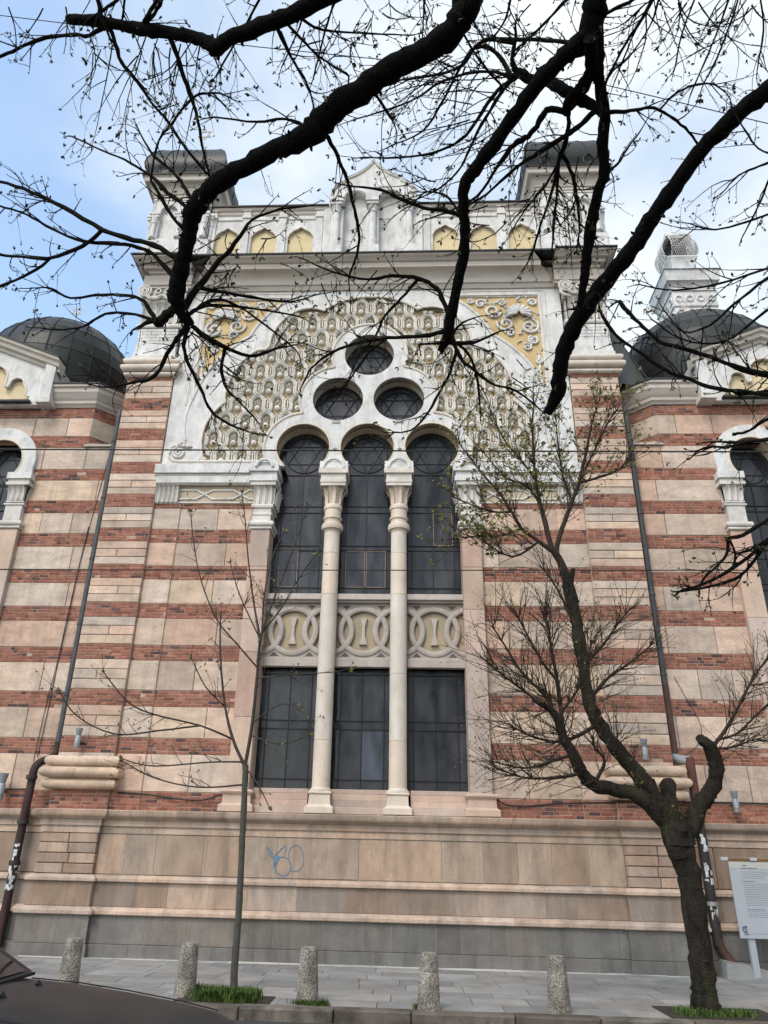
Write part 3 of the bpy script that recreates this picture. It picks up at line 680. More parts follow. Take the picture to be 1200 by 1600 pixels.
for lb in (lobes_l[0], lobes_l[1], lobes_l[2] + mir(lobes_l[2])[1:], mir(lobes_l[0]), mir(lobes_l[1])):
    inset = lb; tr.ribbon(inset, .075, .035, -.098, 'white2', (1.05, 1, .92))
# reveals
for cx in ACX:
    P = arch_in(cx); vs = [(x, -.075, z) for x, z in P] + [(x, .5, z) for x, z in P]; n = len(P)
    sc = [(cx + (x - cx) * 1.0, z) for x, z in P]
    tr.add(vs, [(i, i + 1, n + i + 1, n + i) for i in range(n - 1)], 'cream')
    tr.ribbon([(cx + (x - cx) * 1.02, AZ + (z - AZ) * 1.02) for x, z in P[3:-3]], .035, .012, -.100, 'cream', (1.15, 1.1, 1.05))
for h in holes:
    n = len(h); tr.add([(x, -.08, z) for x, z in h] + [(x, .5, z) for x, z in h], [(i, (i + 1) % n, n + (i + 1) % n, n + i) for i in range(n)], 'white2', (.9, .85, .78))
for x0, x1 in ((-1.15, -.43), (.43, 1.15)): tr.box(x0 + .01, x1 - .01, -.06, .45, 10.40, 10.46, 'white2')
for cx in (-.80, .80):                                   # small emblem over the columns
    tr.T = None; tr.lathe([(.0, 0), (.0, 0)], 0, 0, 'spandrel', n=3) if False else None
    for a in range(5):
        an = math.radians(90 + 72 * a); tr.tube([(cx, -.112, 10.86), (cx + .06 * math.cos(an), -.112, 10.86 + .06 * math.sin(an))], [.016, .006], 'spandrel', (.5, .48, .45), 5)
tr.add([(-.09, -.1, 11.52), (.09, -.1, 11.52), (.0, -.1, 11.42)], [(0, 1, 2)], 'spandrel') if False else None
for s in (-1, 1):
    tr.box(*sorted((s * .70, s * .9)), -.125, -.09, 11.62, 11.69, 'white2', (.7, .66, .6))
tr.build('window_tracery', B, smooth=30)
# solid wall behind the tracery
bk = MB()
hh = [[(x, max(z, 10.405)) for x, z in arch_in(cx)] for cx in ACX]
wall_out = [(-4.62, 10.4)] + [(p[0], 10.4 if p[1] < 10.41 else p[1]) for cx in (-1.6, 0, 1.6) for p in arch_in(cx)[::-1]] + [(4.62, 10.4), (4.62, 15.95), (-4.62, 15.95)]
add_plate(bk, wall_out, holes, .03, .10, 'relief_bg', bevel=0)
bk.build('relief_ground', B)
# ---- multifoil arch field --------------------------------------------------------
in_c = [(-4.12, 11.45), (-3.80, 12.22), (-3.02, 13.93), (-2.05, 15.22), (-1.28, 15.24)]
inn = [(-4.02, 10.60), (-4.13, 10.68)] + bulge((-4.15, 10.8), in_c[1], .20, 12) + [(-3.70, 12.30)] + bulge((-3.74, 12.42), (-3.02, 13.93), .20, 14) + [(-2.78, 13.96)] + bulge((-2.70, 14.05), in_c[3], .17, 12) + bulge(in_c[3], in_c[4], .10, 8)[1:] + bulge(in_c[4], (0, 15.69), .13, 10)[1:]
inn_full = inn + mir(inn)[1:]
out_a = bulge((-4.57, 12.38), (-3.24, 14.37), .24, 16); out_b = bulge((-3.24, 14.37), (-1.90, 15.78), .20, 16)
sp_pts = [(-4.53, 15.63)] + [(-4.53, 12.48)] + out_a[1:] + [p for p in out_b[1:] if p[1] < 15.63] ; lastx = max(p[0] for p in sp_pts); sp_pts += [(lastx + .10, 15.63)]
fd = MB()
field = [(-5.13, 10.42), (-2.70, 10.42), (-2.70, 10.60)] + inn_full + [(2.70, 10.60), (2.70, 10.42), (5.13, 10.42), (5.13, 16.0), (-5.13, 16.0)]
add_plate(fd, field, [sp_pts[::-1], mir(sp_pts)], -.055, .084, 'white', bevel=.008)
fd.ribbon(inn, .07, .03, -.053, 'white2', (1.1, 1.06, 1)); fd.ribbon(mir(inn), .07, .03, -.053, 'white2', (1.1, 1.06, 1))
for f in (lambda a: a, mir):
    lo = bulge((-4.60, 11.15), (-4.57, 12.38), .10, 8)
    fd.ribbon(f(lo), .06, .03, -.053, 'white'); fd.ribbon(f(out_a), .085, .04, -.053, 'white'); fd.ribbon(f(out_b), .085, .04, -.053, 'white')
    # square frame round the spandrel
    fr = [(-4.57, 12.42), (-4.57, 15.68), (-2.15, 15.68)]
    fd.ribbon(f(fr), .07, .035, -.053, 'white2', (1.1, 1.08, 1.05)); fd.ribbon(f([(-4.72, 12.2), (-4.72, 15.82), (-2.0, 15.82)]), .05, .02, -.053, 'white2', (1.08, 1.06, 1.04))
    # bottom moulding with rounded corners and scroll
    bm_ = catmull([(-4.62, 11.12), (-4.66, 10.98), (-4.78, 10.94), (-4.93, 10.86), (-4.97, 10.72), (-4.90, 10.60), (-4.75, 10.555), (-4.3, 10.55), (-3.4, 10.55), (-2.75, 10.55), (-2.58, 10.62), (-2.565, 10.75)], 4)
    fd.ribbon(f(bm_), .06, .035, -.053, 'white2', (1.08, 1.05, 1))
    sp_ = spiral(-4.72, 10.80, .17, 2.0, PI * .5, 1, 30)
    if f is mir: sp_ = [(-x, z) for x, z in sp_]
    tube2(fd, sp_, -.075, [.045 * (1 - .5 * i / 30) for i in range(31)], 'white2', n=7)
    for dx, dz, r in ((-.02, .2, .07), (.12, .18, .06), (.22, .16, .045), (-.13, .17, .05), (.02, .27, .04)):
        x = -4.72 + dx; x = -x if f is mir else x
        fd.tube([(x - .09, -.07, 10.80 + dz - .02), (x, -.10, 10.80 + dz), (x + .10, -.07, 10.80 + dz + .02)], [.01, r * .8, .01], 'white2', (1, 1, 1), 6)
fd.build('multifoil_arch', B, smooth=30)
for s in (-1, 1):                                         # ochre spandrels with scrollwork
    o = MB(); X = lambda p: (s * -p[0], p[1]) if s > 0 else p
    poly = sp_pts if s < 0 else mir(sp_pts)
    add_plate(o, poly, [], -.02, .045, 'ochre', bevel=0)
    y = -.03
    def sw(cx, cz, r, turns, a0, d, w=.045):
        w *= .75
        P = [X(p) for p in spiral(cx, cz, r, turns, a0, d, 22, .15)]; tube2(o, P, y - .02, [w * (.5 + .5 * math.sin(PI * min(1, .15 + i / 22))) + .006 for i in range(23)], 'white', n=6)
    def lf(x, z, a, L, w):
        ca, sa = math.cos(a), math.sin(a); a3 = [(x, z, .012), (x + ca * L * .35, z + sa * L * .35, w), (x + ca * L * .7, z + sa * L * .7, w * .7), (x + ca * L + sa * .03, z + sa * L - ca * .03, .008)]
        q = [X((b[0], b[1])) for b in a3]; o.tube([(q[i][0], y - .015, q[i][1]) for i in range(4)], [b[2] for b in a3], 'white', (1, 1, 1), 6)
    # shell
    cx, cz = -3.98, 15.02
    for k in range(9):
        a = math.radians(195 - k * 26); c = X((cx, cz))
        q = [X((cx + r * math.cos(a), cz + r * .85 * math.sin(a))) for r in (.05, .18, .30, .36)]
        o.tube([(q[0][0], y - .10, q[0][1]), (q[1][0], y - .11, q[1][1]), (q[2][0], y - .07, q[2][1]), (q[3][0], y - .0, q[3][1])], [.03, .05, .06, .03], 'white', (1, 1, 1), 7)
    sw(-4.25, 14.62, .26, 1.5, PI * .6, 1, .05); sw(-3.62, 14.72, .24, 1.4, PI * .1, -1, .045); sw(-4.33, 14.18, .15, 1.6, PI * .4, -1, .04); sw(-3.30, 15.15, .24, 1.5, PI, 1, .045)
    sw(-2.98, 15.40, .15, 1.5, PI, -1, .035); sw(-4.38, 15.42, .12, 1.5, 0, 1, .035); sw(-3.55, 15.42, .12, 1.5, 0, 1, .035); sw(-4.15, 13.95, .12, 1.5, PI * .3, 1, .035); sw(-3.72, 14.42, .13, 1.5, 0, 1, .035)
    sw(-4.42, 13.50, .10, 1.4, PI * .5, 1, .04); sw(-4.40, 13.15, .08, 1.3, PI * .5, -1, .035); sw(-2.72, 15.50, .09, 1.4, PI, 1, .03)
    R2 = random.Random(5)
    for k in range(150):
        x, z = R2.uniform(-4.5, -2.6), R2.uniform(13.0, 15.6)
        lim = 13.3 + (x + 4.5) * 1.25
        if z < lim + .28: continue
        lf(x, z, R2.uniform(0, 6.28), R2.uniform(.09, .19), R2.uniform(.016, .032))
    for z0 in (13.72, 13.4, 13.1): lf(-4.43, z0, -1.5, .24, .05)
    o.build('corner_relief', B, smooth=40)
# patterned relief: rows of little horseshoe arches with flowers
rl = MB(); PX_, PZ_ = .522, .512
def inside(x, z):
    if z < 10.5 or z > 15.8 or abs(x) > 4.25: return False
    for c in (C1, (1.6, AZ), C2, (.78, 12.35)):
        if (x - c[0]) ** 2 + (z - c[1]) ** 2 < .87 ** 2: return False
    if x * x + (z - 13.72) ** 2 < .87 ** 2 or (abs(x) < 1.3 and z < 12.2) or (abs(x) < 2.5 and z < 11): return False
    ax = abs(x); pts = inn; lim = None
    for p, q in zip(pts, pts[1:]):
        if min(p[1], q[1]) <= z <= max(p[1], q[1]) and p[1] != q[1]:
            xx = p[0] + (q[0] - p[0]) * (z - p[1]) / (q[1] - p[1]); lim = -xx if lim is None else max(lim, -xx)
    if lim is None: lim = 3.9 if z < 11.5 else 0
    return ax < lim + .06
cell = [(-.261, -.21), (-.215, -.205), (-.180, -.175), (-.168, -.13), (-.168, .03), (-.180, .055), (-.172, .085)] + [(.158 * math.cos(math.radians(a)), .10 + .15 * math.sin(math.radians(a))) for a in range(165, 14, -15)] + [(.172, .085), (.180, .055), (.168, .03), (.168, -.13), (.180, -.175), (.215, -.205), (.261, -.21)]
YR = .03
for r in range(11):
    zc = 10.72 + r * PZ_
    for k in range(-9, 10):
        xc = (k + (.5 if r % 2 else 0)) * PX_
        pts = [(xc + x, zc + z) for x, z in cell]; seg = []
        for i, p in enumerate(pts + [(99, 99)]):
            if inside(*p): seg.append(p)
            else:
                if len(seg) > 1: rl.ribbon(seg, .10, .075, YR, 'white', (1.16, 1.14, 1.08), groove=True)
                seg = []
        if inside(xc, zc + .05):
            for a, L in ((90, .13), (28, .115), (152, .115), (-35, .10), (215, .10)):
                ca, sa = math.cos(math.radians(a)), math.sin(math.radians(a)); x0, z0 = xc, zc + .04
                rl.add([(x0 + ca * .02, YR - .01, z0 + sa * .02), (x0 + ca * L * .6 - sa * .035, YR, z0 + sa * L * .6 + ca * .043), (x0 + ca * L, YR - .01, z0 + sa * L), (x0 + ca * L * .6 + sa * .035, YR, z0 + sa * L * .6 - ca * .035), (x0 + ca * L * .6, YR - .075, z0 + sa * L * .6)], [(0, 1, 4), (1, 2, 4), (2, 3, 4), (3, 0, 4)], 'white', (1.12, 1.08, 1.02))
            rl.tube([(xc, YR, zc - .11), (xc, YR - .05, zc - .11), (xc, YR - .085, zc - .11)], [.072, .064, .02], 'white', (1.12, 1.1, 1.05), 10)
        xu = xc + PX_ / 2
        if inside(xu, zc + .02):
            rl.box(xu - .016, xu + .016, YR - .035, YR, zc - .10, zc + .22, 'white2', (1.1, 1.05, .97)); rl.box(xu - .085, xu + .085, YR - .035, YR, zc + .135, zc + .17, 'white2', (1.1, 1.05, .97))
            for d in (-.035, .035): rl.box(xu + d - .016, xu + d + .016, YR - .03, YR, zc - .15, zc - .115, 'white2')
rl.build('pattern_relief', B, smooth=30)
# ---- band with interlace under the arch field --------------------------------------
for s in (-1, 1):
    b = MB(); P = lambda a, c: sorted((s * a, s * c))
    b.box(*P(2.62, 5.22), -.20, .1, 10.17, 10.415, 'white'); b.box(*P(2.62, 5.18), -.16, .1, 10.12, 10.168, 'white2', (.75, .73, .7))
    b.box(*P(2.62, 5.16), -.15, .1, 9.92, 10.118, 'white', (.97, .96, .95)); b.box(*P(2.62, 5.13), -.12, .1, 9.88, 9.918, 'white2', (.85, .83, .8))
    b.box(*P(2.7, 4.58), -.005, .1, 9.40, 9.88, 'ochre2', (.72, .72, .82))
    leaf_row(b, *P(4.58, 5.14), 5, -.06, 9.42, 9.88, .09, 'white2', .04); b.box(*P(4.56, 5.15), -.05, .1, 9.40, 9.44, 'white2')
    zt, zb, zm = 9.80, 9.50, 9.65
    for d in (1, -1):
        pts = [(4.56, zm + d * .12)]
        for x0 in (3.95, 3.05):
            pts += [(x0 + .20, zm + d * .12), (x0 - .20, zm - d * .12)]; d = -d
        pts += [(2.74, zm + d * .12)]
        b.ribbon([(s * x, z) for x, z in pts], .055, .035, -.004, 'white', (1, 1, 1))
    b.box(*P(2.7, 4.58), -.03, .05, 9.42, 9.45, 'white2')
    b.build('interlace_band', B, smooth=30)
# ---- main cornice --------------------------------------------------------------------
cn = MB()
plan = [(-6.12, 1.6), (-6.12, -.28), (-4.98, -.28), (-4.98, -.10), (4.98, -.10), (4.98, -.28), (6.12, -.28), (6.12, 1.6)]
cove = [(.10 + .24 * (1 - math.cos(a * PI / 12)), 16.10 + .25 * math.sin(a * PI / 12)) for a in range(7)]
cy = [(.40 + .02, 16.54), (.44, 16.57), (.50, 16.60), (.55, 16.63), (.565, 16.665)]
low = [(0, 15.90), (.03, 15.96), (.05, 16.02), (.09, 16.03), (.10, 16.09)]
cn.sweep(plan[2:6], low + cove + [(.37, 16.36), (.37, 16.52), (.40, 16.53)] + cy + [(-.4, 16.69)], 'cornice')
for pl in (plan[:3], plan[5:]):
    cn.sweep(pl, [(0, 15.96), (.04, 15.98), (.05, 16.05), (.02, 16.06), (.02, 16.34), (.08, 16.36), (.10, 16.42), (.20, 16.44), (.22, 16.53)] + [(o - .10, z) for o, z in cy] + [(-.1, 16.69), (-.1, 15.96)], 'cornice', caps=True)
for s in (-1, 1):
    cn.box(*sorted((s * 4.975, s * 5.0)), -.28, 0, 15.9, 16.34, 'cornice'); cn.box(*sorted((s * 5.0, s * 6.34)), -.279, .6, 15.90, 16.35, 'cornice')
cn.box(-4.98, 4.98, -.099, .5, 15.9, 16.6, 'cornice')
cn.build('cornice', B, smooth=30)
fl = MB()
fl.sweep([(-4.98, -.10), (4.98, -.10)], [(.54, 16.672), (.60, 16.672), (.605, 16.715), (-.3, 16.77)], 'flash')
for pl in (plan[:3], plan[5:]): fl.sweep(pl, [(.40, 16.68), (.50, 16.68), (.505, 16.725), (-.3, 16.79)], 'flash', caps=True)
fl.box(-6.1, 6.1, -.2, 1.6, 16.70, 16.76, 'flash')
fl.build('cornice_flashing', B)
# ---- parapet ---------------------------------------------------------------------------
Z0, ZT = 16.75, 19.15; yp_ = .05
def ogee(cx): return [(cx - .365, 16.95), (cx + .365, 16.95), (cx + .365, 18.03), (cx + .345, 18.12), (cx + .29, 18.20), (cx + .20, 18.27), (cx + .10, 18.33), (cx, 18.41), (cx - .10, 18.33), (cx - .20, 18.27), (cx - .29, 18.20), (cx - .345, 18.12), (cx - .365, 18.03)]
for s in (-1, 1):
    pa = MB(); cs = [s * c for c in (2.10, 3.18, 4.26)]
    x0, x1 = sorted((s * 1.3, s * 4.85))
    add_plate(pa, [(x0, Z0), (x1, Z0), (x1, ZT - .05), (x0, ZT - .05)], [ogee(c) for c in cs], yp_, .16, 'white', bevel=.01)
    for c in cs:
        pa.box(c - .37, c + .37, yp_ + .09, yp_ + .2, 16.9, 18.45, 'ochre2', (.95, .95, .9)); pa.ribbon([(x, z) for x, z in ogee(c)[2:]], .05, .02, yp_ + .002, 'white2', (1.1, 1.07, 1.03))
    for c in (1.56, 2.64, 3.72, 4.72):
        c *= s; pa.box(c - .10, c + .10, yp_ - .06, yp_ + .05, Z0, 18.72, 'white', t_grey()); pa.box(c - .13, c + .13, yp_ - .09, yp_ + .05, 18.72, 18.80, 'white2'); pa.box(c - .11, c + .11, yp_ - .07, yp_ + .05, 18.80, 18.98, 'white2'); pa.box(c - .14, c + .14, yp_ - .1, yp_ + .05, 18.98, 19.10, 'cornice')
    pa.sweep([(x0, yp_), (x1, yp_)], [(0, 18.66), (.03, 18.68), (.03, 18.72), (0, 18.73)], 'white2'); pa.sweep([(x0, yp_), (x1, yp_)], [(0, 18.84), (.04, 18.90), (.04, 18.97), (.10, 19.03), (.11, 19.10), (-.1, 19.11)], 'cornice')
    pa.box(x0, x1, yp_ - .16, yp_ + .3, 19.10, 19.145, 'flash'); pa.box(x0, x1, yp_ + .01, yp_ + .35, Z0, 19.10, 'white2') if False else pa.box(x0, x1, yp_ + .17, yp_ + .35, Z0, 19.10, 'white2')
    pa.box(*sorted((s * 1.24, s * 1.44)), yp_ - .10, yp_ + .1, Z0, 19.2, 'white')
    pa.build('parapet', B, smooth=30)
ga = MB()
nich = lambda cx: [(cx - .345, 17.0), (cx + .345, 17.0)] + arc(cx, 19.34, .345, 0, 180, 18)
gout = [(-1.24, 16.75), (1.24, 16.75), (1.24, 19.25)] + bulge((1.24, 19.3), (.82, 20.08), -.16, 10)[0:] + [(.80, 20.20)] + bulge((.80, 20.20), (0, 20.93), .10, 12) + mir(bulge((.80, 20.20), (0, 20.93), .10, 12))[1:] + [(-.82, 20.08)] + mir(bulge((1.24, 19.3), (.82, 20.08), -.16, 10))[1:] + [(-1.24, 19.25)]
add_plate(ga, gout, [nich(-.52), nich(.52)], -.05, .30, 'white', bevel=.015)
ga.box(-1.2, 1.2, .22, .45, 16.75, 19.9, 'white'); 
rim = gout[3:-1]
n_ = len(rim)
ga.ribbon(rim, .09, .05, -.05, 'white2', (1.05, 1.02, .98))
ga.add([(x, -.11, z + .03) for x, z in rim] + [(x, .3, z + .03) for x, z in rim], [(i, i + 1, n_ + i + 1, n_ + i) for i in range(n_ - 1)], 'flash')
for cx in (-.52, .52): ga.ribbon(arc(cx, 19.34, .39, 0, 180, 18), .06, .025, -.05, 'white')
for cx in (-1.06, 0, 1.06):
    ga.lathe([(.15, 17.35), (.15, 17.5), (.13, 17.52), (.145, 17.6), (.13, 17.68), (.10, 17.7), (.095, 18.7), (.12, 18.72), (.12, 18.78), (.10, 18.8), (.15, 18.96)], cx, -.12, 'white', n=18)
    ga.box(cx - .17, cx + .17, -.28, 0, 18.96, 19.06, 'white2'); ga.box(cx - .20, cx + .20, -.31, 0, 19.06, 19.22, 'white'); ga.box(cx - .2, cx + .2, -.3, 0, 16.9, 17.36, 'white')
ga.build('gable', B, smooth=30)
# ---- corner turrets -----------------------------------------------------------------------
def hexstar(mb, cx, y, cz, r, m, th=.012):
    for o in (90, 270):
        P = [(cx + r * math.cos(math.radians(o + 120 * k)), y, cz + r * math.sin(math.radians(o + 120 * k))) for k in range(4)]
        for a, b in zip(P, P[1:]): mb.tube([a, b], th, m, n=5)
for s in (-1, 1):
    cx = s * 5.66; hw = .88; y0 = -.15; t = MB(); x0, x1 = cx - hw, cx + hw
    t.box(x0 - .08, x1 + .08, y0 - .08, y0 + 2 * hw + .08, 16.75, 17.72, 'white'); t.box(x0, x1, y0 + .12, y0 + 2 * hw, 17.72, 20.2, 'white')
    nc = lambda c: [(c - .25, 17.85), (c + .25, 17.85)] + arc(c, 19.28, .25, 0, 180, 14)
    # front and side faces with two blind niches
    for k in range(4):
        t.T = Matrix.Translation((cx, y0 + hw, 0)) @ Matrix.Rotation(k * PI / 2, 4, 'Z') @ Matrix.Translation((0, -hw, 0))
        add_plate(t, [(-hw, 17.72), (hw, 17.72), (hw, 20.0), (-hw, 20.0)], [nc(-.37), nc(.37)], 0, .12, 'white', bevel=.008)
        for c in (-.74, 0, .74):
            t.lathe([(.10, 17.85), (.10, 17.95), (.075, 17.98), (.07, 18.75), (.085, 18.77), (.08, 18.8), (.11, 18.98)], c, -.015, 'white', n=10); t.box(c - .13, c + .13, -.10, .02, 18.98, 19.08, 'white2'); t.box(c - .15, c + .15, -.12, .02, 19.08, 19.16, 'white')
        t.box(-hw, hw, -.02, .1, 19.72, 19.78, 'white2')
        t.T = None
    q = [(x0, y0 + 2 * hw), (x0, y0), (x1, y0), (x1, y0 + 2 * hw), (x0, y0 + 2 * hw)]
    t.sweep(q[:4], [(0, 19.80), (.03, 19.82), (.04, 19.90), (.07, 19.92), (.08, 20.0)] + [(.09 + .17 * (1 - math.cos(a * PI / 10)), 20.02 + .20 * math.sin(a * PI / 10)) for a in range(6)] + [(.29, 20.25), (.30, 20.38), (.34, 20.42), (-.2, 20.43)], 'cornice')
    t.box(x0 - .05, x1 + .05, y0 - .05, y0 + 2 * hw, 20.0, 20.41, 'cornice')
    low = lambda v: Vector((v.x, v.y, v.z - .38 * max(0, min(1, (v.z - 17.85) / .9))))
    t.v = [low(v) for v in t.v]
    to = t.build('corner_turret', B, smooth=30)
    r = MB()
    pr_ = [(1.24, 20.42), (1.25, 20.48), (1.13, 20.50), (1.13, 20.62), (1.20, 20.74), (1.235, 20.95), (1.20, 21.2), (1.10, 21.5), (.92, 21.8), (.66, 22.08), (.34, 22.3), (.05, 22.42)]
    for k in range(4):
        r.T = Matrix.Translation((cx, y0 + hw, 0)) @ Matrix.Rotation(k * PI / 2, 4, 'Z')
        vs = []; NU = 8
        for ro, z in pr_:
            for u in range(NU + 1): vs.append((ro * (-1 + 2 * u / NU), -ro, z))
        fs = [(i * (NU + 1) + u, i * (NU + 1) + u + 1, (i + 1) * (NU + 1) + u + 1, (i + 1) * (NU + 1) + u) for i in range(len(pr_) - 1) for u in range(NU)]
        r.add(vs, fs, 'lead', (.85, .95, .88))
        for u in (0, 2, 4, 6):
            r.tube([(ro * (-1 + 2 * u / NU), -ro - .005, z) for ro, z in pr_[3:]], .016, 'lead', (.9, 1, .92), 5)
        # small pointed dormers in the corners
        for c in (-.62, .62):
            r.add([(c - .16, -1.16, 20.5), (c + .16, -1.16, 20.5), (c + .16, -1.17, 20.72), (c, -1.17, 20.88), (c - .16, -1.17, 20.72), (c - .16, -1.05, 20.5), (c + .16, -1.05, 20.5), (c + .16, -1.05, 20.72), (c, -1.05, 20.88), (c - .16, -1.05, 20.72)], [(0, 1, 2, 3, 4), (1, 6, 7, 2), (2, 7, 8, 3), (3, 8, 9, 4), (4, 9, 5, 0)], 'lead', (1.3, 1.4, 1.3))
            r.tube([(c - .16, -1.25, 20.5), (c - .16, -1.25, 20.72), (c, -1.25, 20.9), (c + .16, -1.25, 20.72), (c + .16, -1.25, 20.5)], .022, 'lead', (2.2, 2.3, 2.1), 5)
    r.T = None; r.v = [low(v) for v in r.v]
    r.build('turret_roof', to, smooth=50)
    fn = MB(); fn.tube([(cx, y0 + hw, 21.9), (cx, y0 + hw, 23.0)], [.03, .015], 'white2', n=6); hexstar(fn, cx, y0 + hw, 23.25, .24, 'white2', .02); fn.build('star_finial', to)
# ---- side wings ---------------------------------------------------------------------------
WYF = .25
for s in (-1, 1):
    w = MB(); X = lambda a, c: sorted((s * a, s * c))
    def cw(L0, L1):
        def f(k):
            R_ = random.Random(k * 7 + s + 50); n = []; x = L0 + R_.uniform(.25, 1.1)
            while x < L1 - .3: n.append(s * x); x += R_.uniform(.7, 1.5)
            return sorted(n)
        return f
    a, b = X(XO, 8.53); courses(w, a, b, WYF, 2.47, 10.19, cw(XO, 8.5))
    a, b = X(XO, 8.80); courses(w, a, b, WYF, 10.19, 11.14, cw(XO, 8.8))
    a, b = X(7.25, 13.2); courses(w, a, b, WYF, 11.22, 12.35, cw(7.25, 13.2)); a, b = X(XO, 8.8); courses(w, a, b, WYF, 11.14, 11.222, cw(6.4, 8.8))
    a, b = X(11.75, 13.2); courses(w, a, b, WYF, 2.47, 11.22, cw(11.7, 13.2))
    # chamfered upper corner
    L = math.hypot(.9, .9)
    w.T = Matrix.Translation((s * 7.25, WYF, 0)) @ Matrix.Rotation(s * PI / 4, 4, 'Z') if False else None
    d = Vector((-s * .9, .9, 0)).normalized()
    if s < 0: w.T = Matrix.Translation((-7.25, WYF, 0)) @ Matrix.Rotation(PI / 4, 4, 'Z'); xa, xb = 0, L
    else: w.T = Matrix.Translation((7.25, WYF, 0)) @ Matrix.Rotation(-PI / 4, 4, 'Z'); xa, xb = -L, 0
    courses(w, xa, xb, 0, 11.22, 12.35, lambda k: [(xa + xb) / 2 + ru(-.2, .2)])
    w.T = None
    led = [(s * 7.32, WYF - .05, 11.18), (s * 6.35, WYF - .05, 11.18), (s * 6.35, 1.2, 11.40), (s * 7.25, WYF, 11.26)]
    w.add(led, [(0, 1, 2, 3)], 'white2', (.6, .55, .5)); w.box(*X(6.36, 7.33), WYF - .06, WYF + .02, 11.14, 11.20, 'white2', (.7, .66, .6))
    w.box(*X(6.4, 8.5), WYF + .06, 1.5, 2.2, 11.1, 'mortar'); w.box(*X(7.4, 13.2), WYF + .95, 3, 2.2, 12.3, 'mortar'); w.box(*X(7.6, 13.2), WYF + .2, 3, 11.7, 12.3, 'mortar')
    w.build('wing_wall', B)
    # socle of the wing
    yw = WYF - .28; pl = [(s * 6.27, yw), (s * 13.2, yw)] if s > 0 else [(-13.2, yw), (-6.27, yw)]
    g, run = socle(pl, 'wing_socle')
    c_ = []; x = 6.9
    while x < 12.9: c_.append(s * x); x += ru(.7, 1.5)
    stone_row(g, *X(6.27, 13.2), 1.284, 2.02, yw, sorted(c_), 'socle', t_socle, .2)
    g.box(*X(6.3, 13.2), yw + .1, 1, ZG - .2, 2.38, 'grout'); g.build('wing_socle', B, smooth=30)
    # cornice of the wing, turning round the chamfer
    pl = [(6.35, 1.15), (7.25, WYF), (8.62, WYF)]
    if s < 0: pl = [(-x, y) for x, y in pl][::-1]
    k = MB()
    k.sweep(pl, [(0, 12.33), (.03, 12.33), (.05, 12.38), (.10, 12.42), (.11, 12.50), (.16, 12.55), (.20, 12.66), (.23, 12.70), (.24, 12.80), (.29, 12.84), (.29, 12.90), (-.3, 12.95)], 'cornice', caps=True)
    k.sweep(pl, [(.2, 12.91), (.31, 12.905), (.31, 12.955), (-.5, 13.0)], 'flash')
    k.build('wing_cornice', B, smooth=30)
    # gable over the wing
    gq = MB(); gc = 10.13; yg = .02
    def G(p): return [(s * (gc + x), z) for x, z in p] if s > 0 else [(-(gc + x), z) for x, z in p][::-1]
    body = [(-1.68, 12.30), (1.68, 12.30), (1.68, 13.45), (0, 14.15), (-1.68, 13.45)]
    tref = [(-1.13, 12.40), (1.13, 12.40), (1.13, 12.55)] + [(1.03, 12.62), (1.03, 12.78)] + arc(.73, 12.95, .20, 0, 180, 8) + [(.50, 12.86), (.42, 12.86)] + arc(.0, 13.15, .42, 0, 180, 12) + [(-.42, 12.86), (-.50, 12.86)] + arc(-.73, 12.95, .20, 0, 180, 8) + [(-1.03, 12.78), (-1.03, 12.62), (-1.13, 12.55)]
    add_plate(gq, G(body), [G(tref)], yg, .2, 'white', bevel=.01)
    gq.box(*sorted((s * (gc - 1.2), s * (gc + 1.2))), yg + .1, yg + .25, 12.35, 13.62, 'ochre2'); gq.ribbon(G(tref)[2:] if s > 0 else G(tref)[:-2], .06, .03, yg, 'white2', (1.1, 1.06, 1.02))
    for q in (-1, 1):
        xq = gc + q * 1.62; gq.box(*sorted((s * (xq - .14), s * (xq + .14))), yg - .12, 1, 12.30, 13.55, 'white'); gq.box(*sorted((s * (xq - .19), s * (xq + .19))), yg - .17, 1, 12.285, 12.44, 'white2')
    rk = [(-1.85, 13.42), (0, 14.18), (1.85, 13.42)]
    P3 = [(s * (gc + x), z) for x, z in rk]; P3 = P3 if s > 0 else P3[::-1]
    def rake(o0, o1, dz0, dz1, m, t=(1, 1, 1)):
        for (xa_, za), (xb_, zb) in zip(P3, P3[1:]):
            gq.add([(xa_, yg - o0, za + dz0), (xb_, yg - o0, zb + dz0), (xb_, yg - o1, zb + dz1), (xa_, yg - o1, za + dz1)], [(0, 1, 2, 3)], m, t)
    pr2 = [(0, -.16), (.06, -.14), (.07, -.06), (.16, -.02), (.18, .08), (.24, .12), (.26, .2)]
    for (o0, d0), (o1, d1) in zip(pr2, pr2[1:]): rake(o0, o1, d0, d1, 'cornice')
    rake(.26, .28, .2, .205, 'flash'); rake(.28, .28, .205, .255, 'flash'); rake(.28, -.25, .255, .26, 'flash')
    for xe, ze in (P3[0], P3[-1]): gq.add([(xe, yg - o, ze + d) for o, d in pr2] + [(xe, yg + .2, ze + .2), (xe, yg + .2, ze - .16)], [tuple(range(9))], 'cornice')
    gq.build('wing_gable', B, smooth=30)
    tl = MB(); tl.box(*sorted((s * (gc - 1.25), s * (gc + 1.25))), yg - .14, yg + .1, 12.33, 12.385, 'flash'); tl.build('wing_gable_sill', B)
    # twin horseshoe window of the wing
    wt = MB(); cA, cB = gc - .70, gc + .70; ra, ro = .585, .95; za = 10.72
    def foot_arch(c): a = math.degrees(math.acos(.42 / ra)); return [(c + .42, 10.29)] + arc(c, za, ra, -a, 180 + a, 30) + [(c - .42, 10.29)]
    hh_ = math.sqrt(ro * ro - .49); top = za + hh_
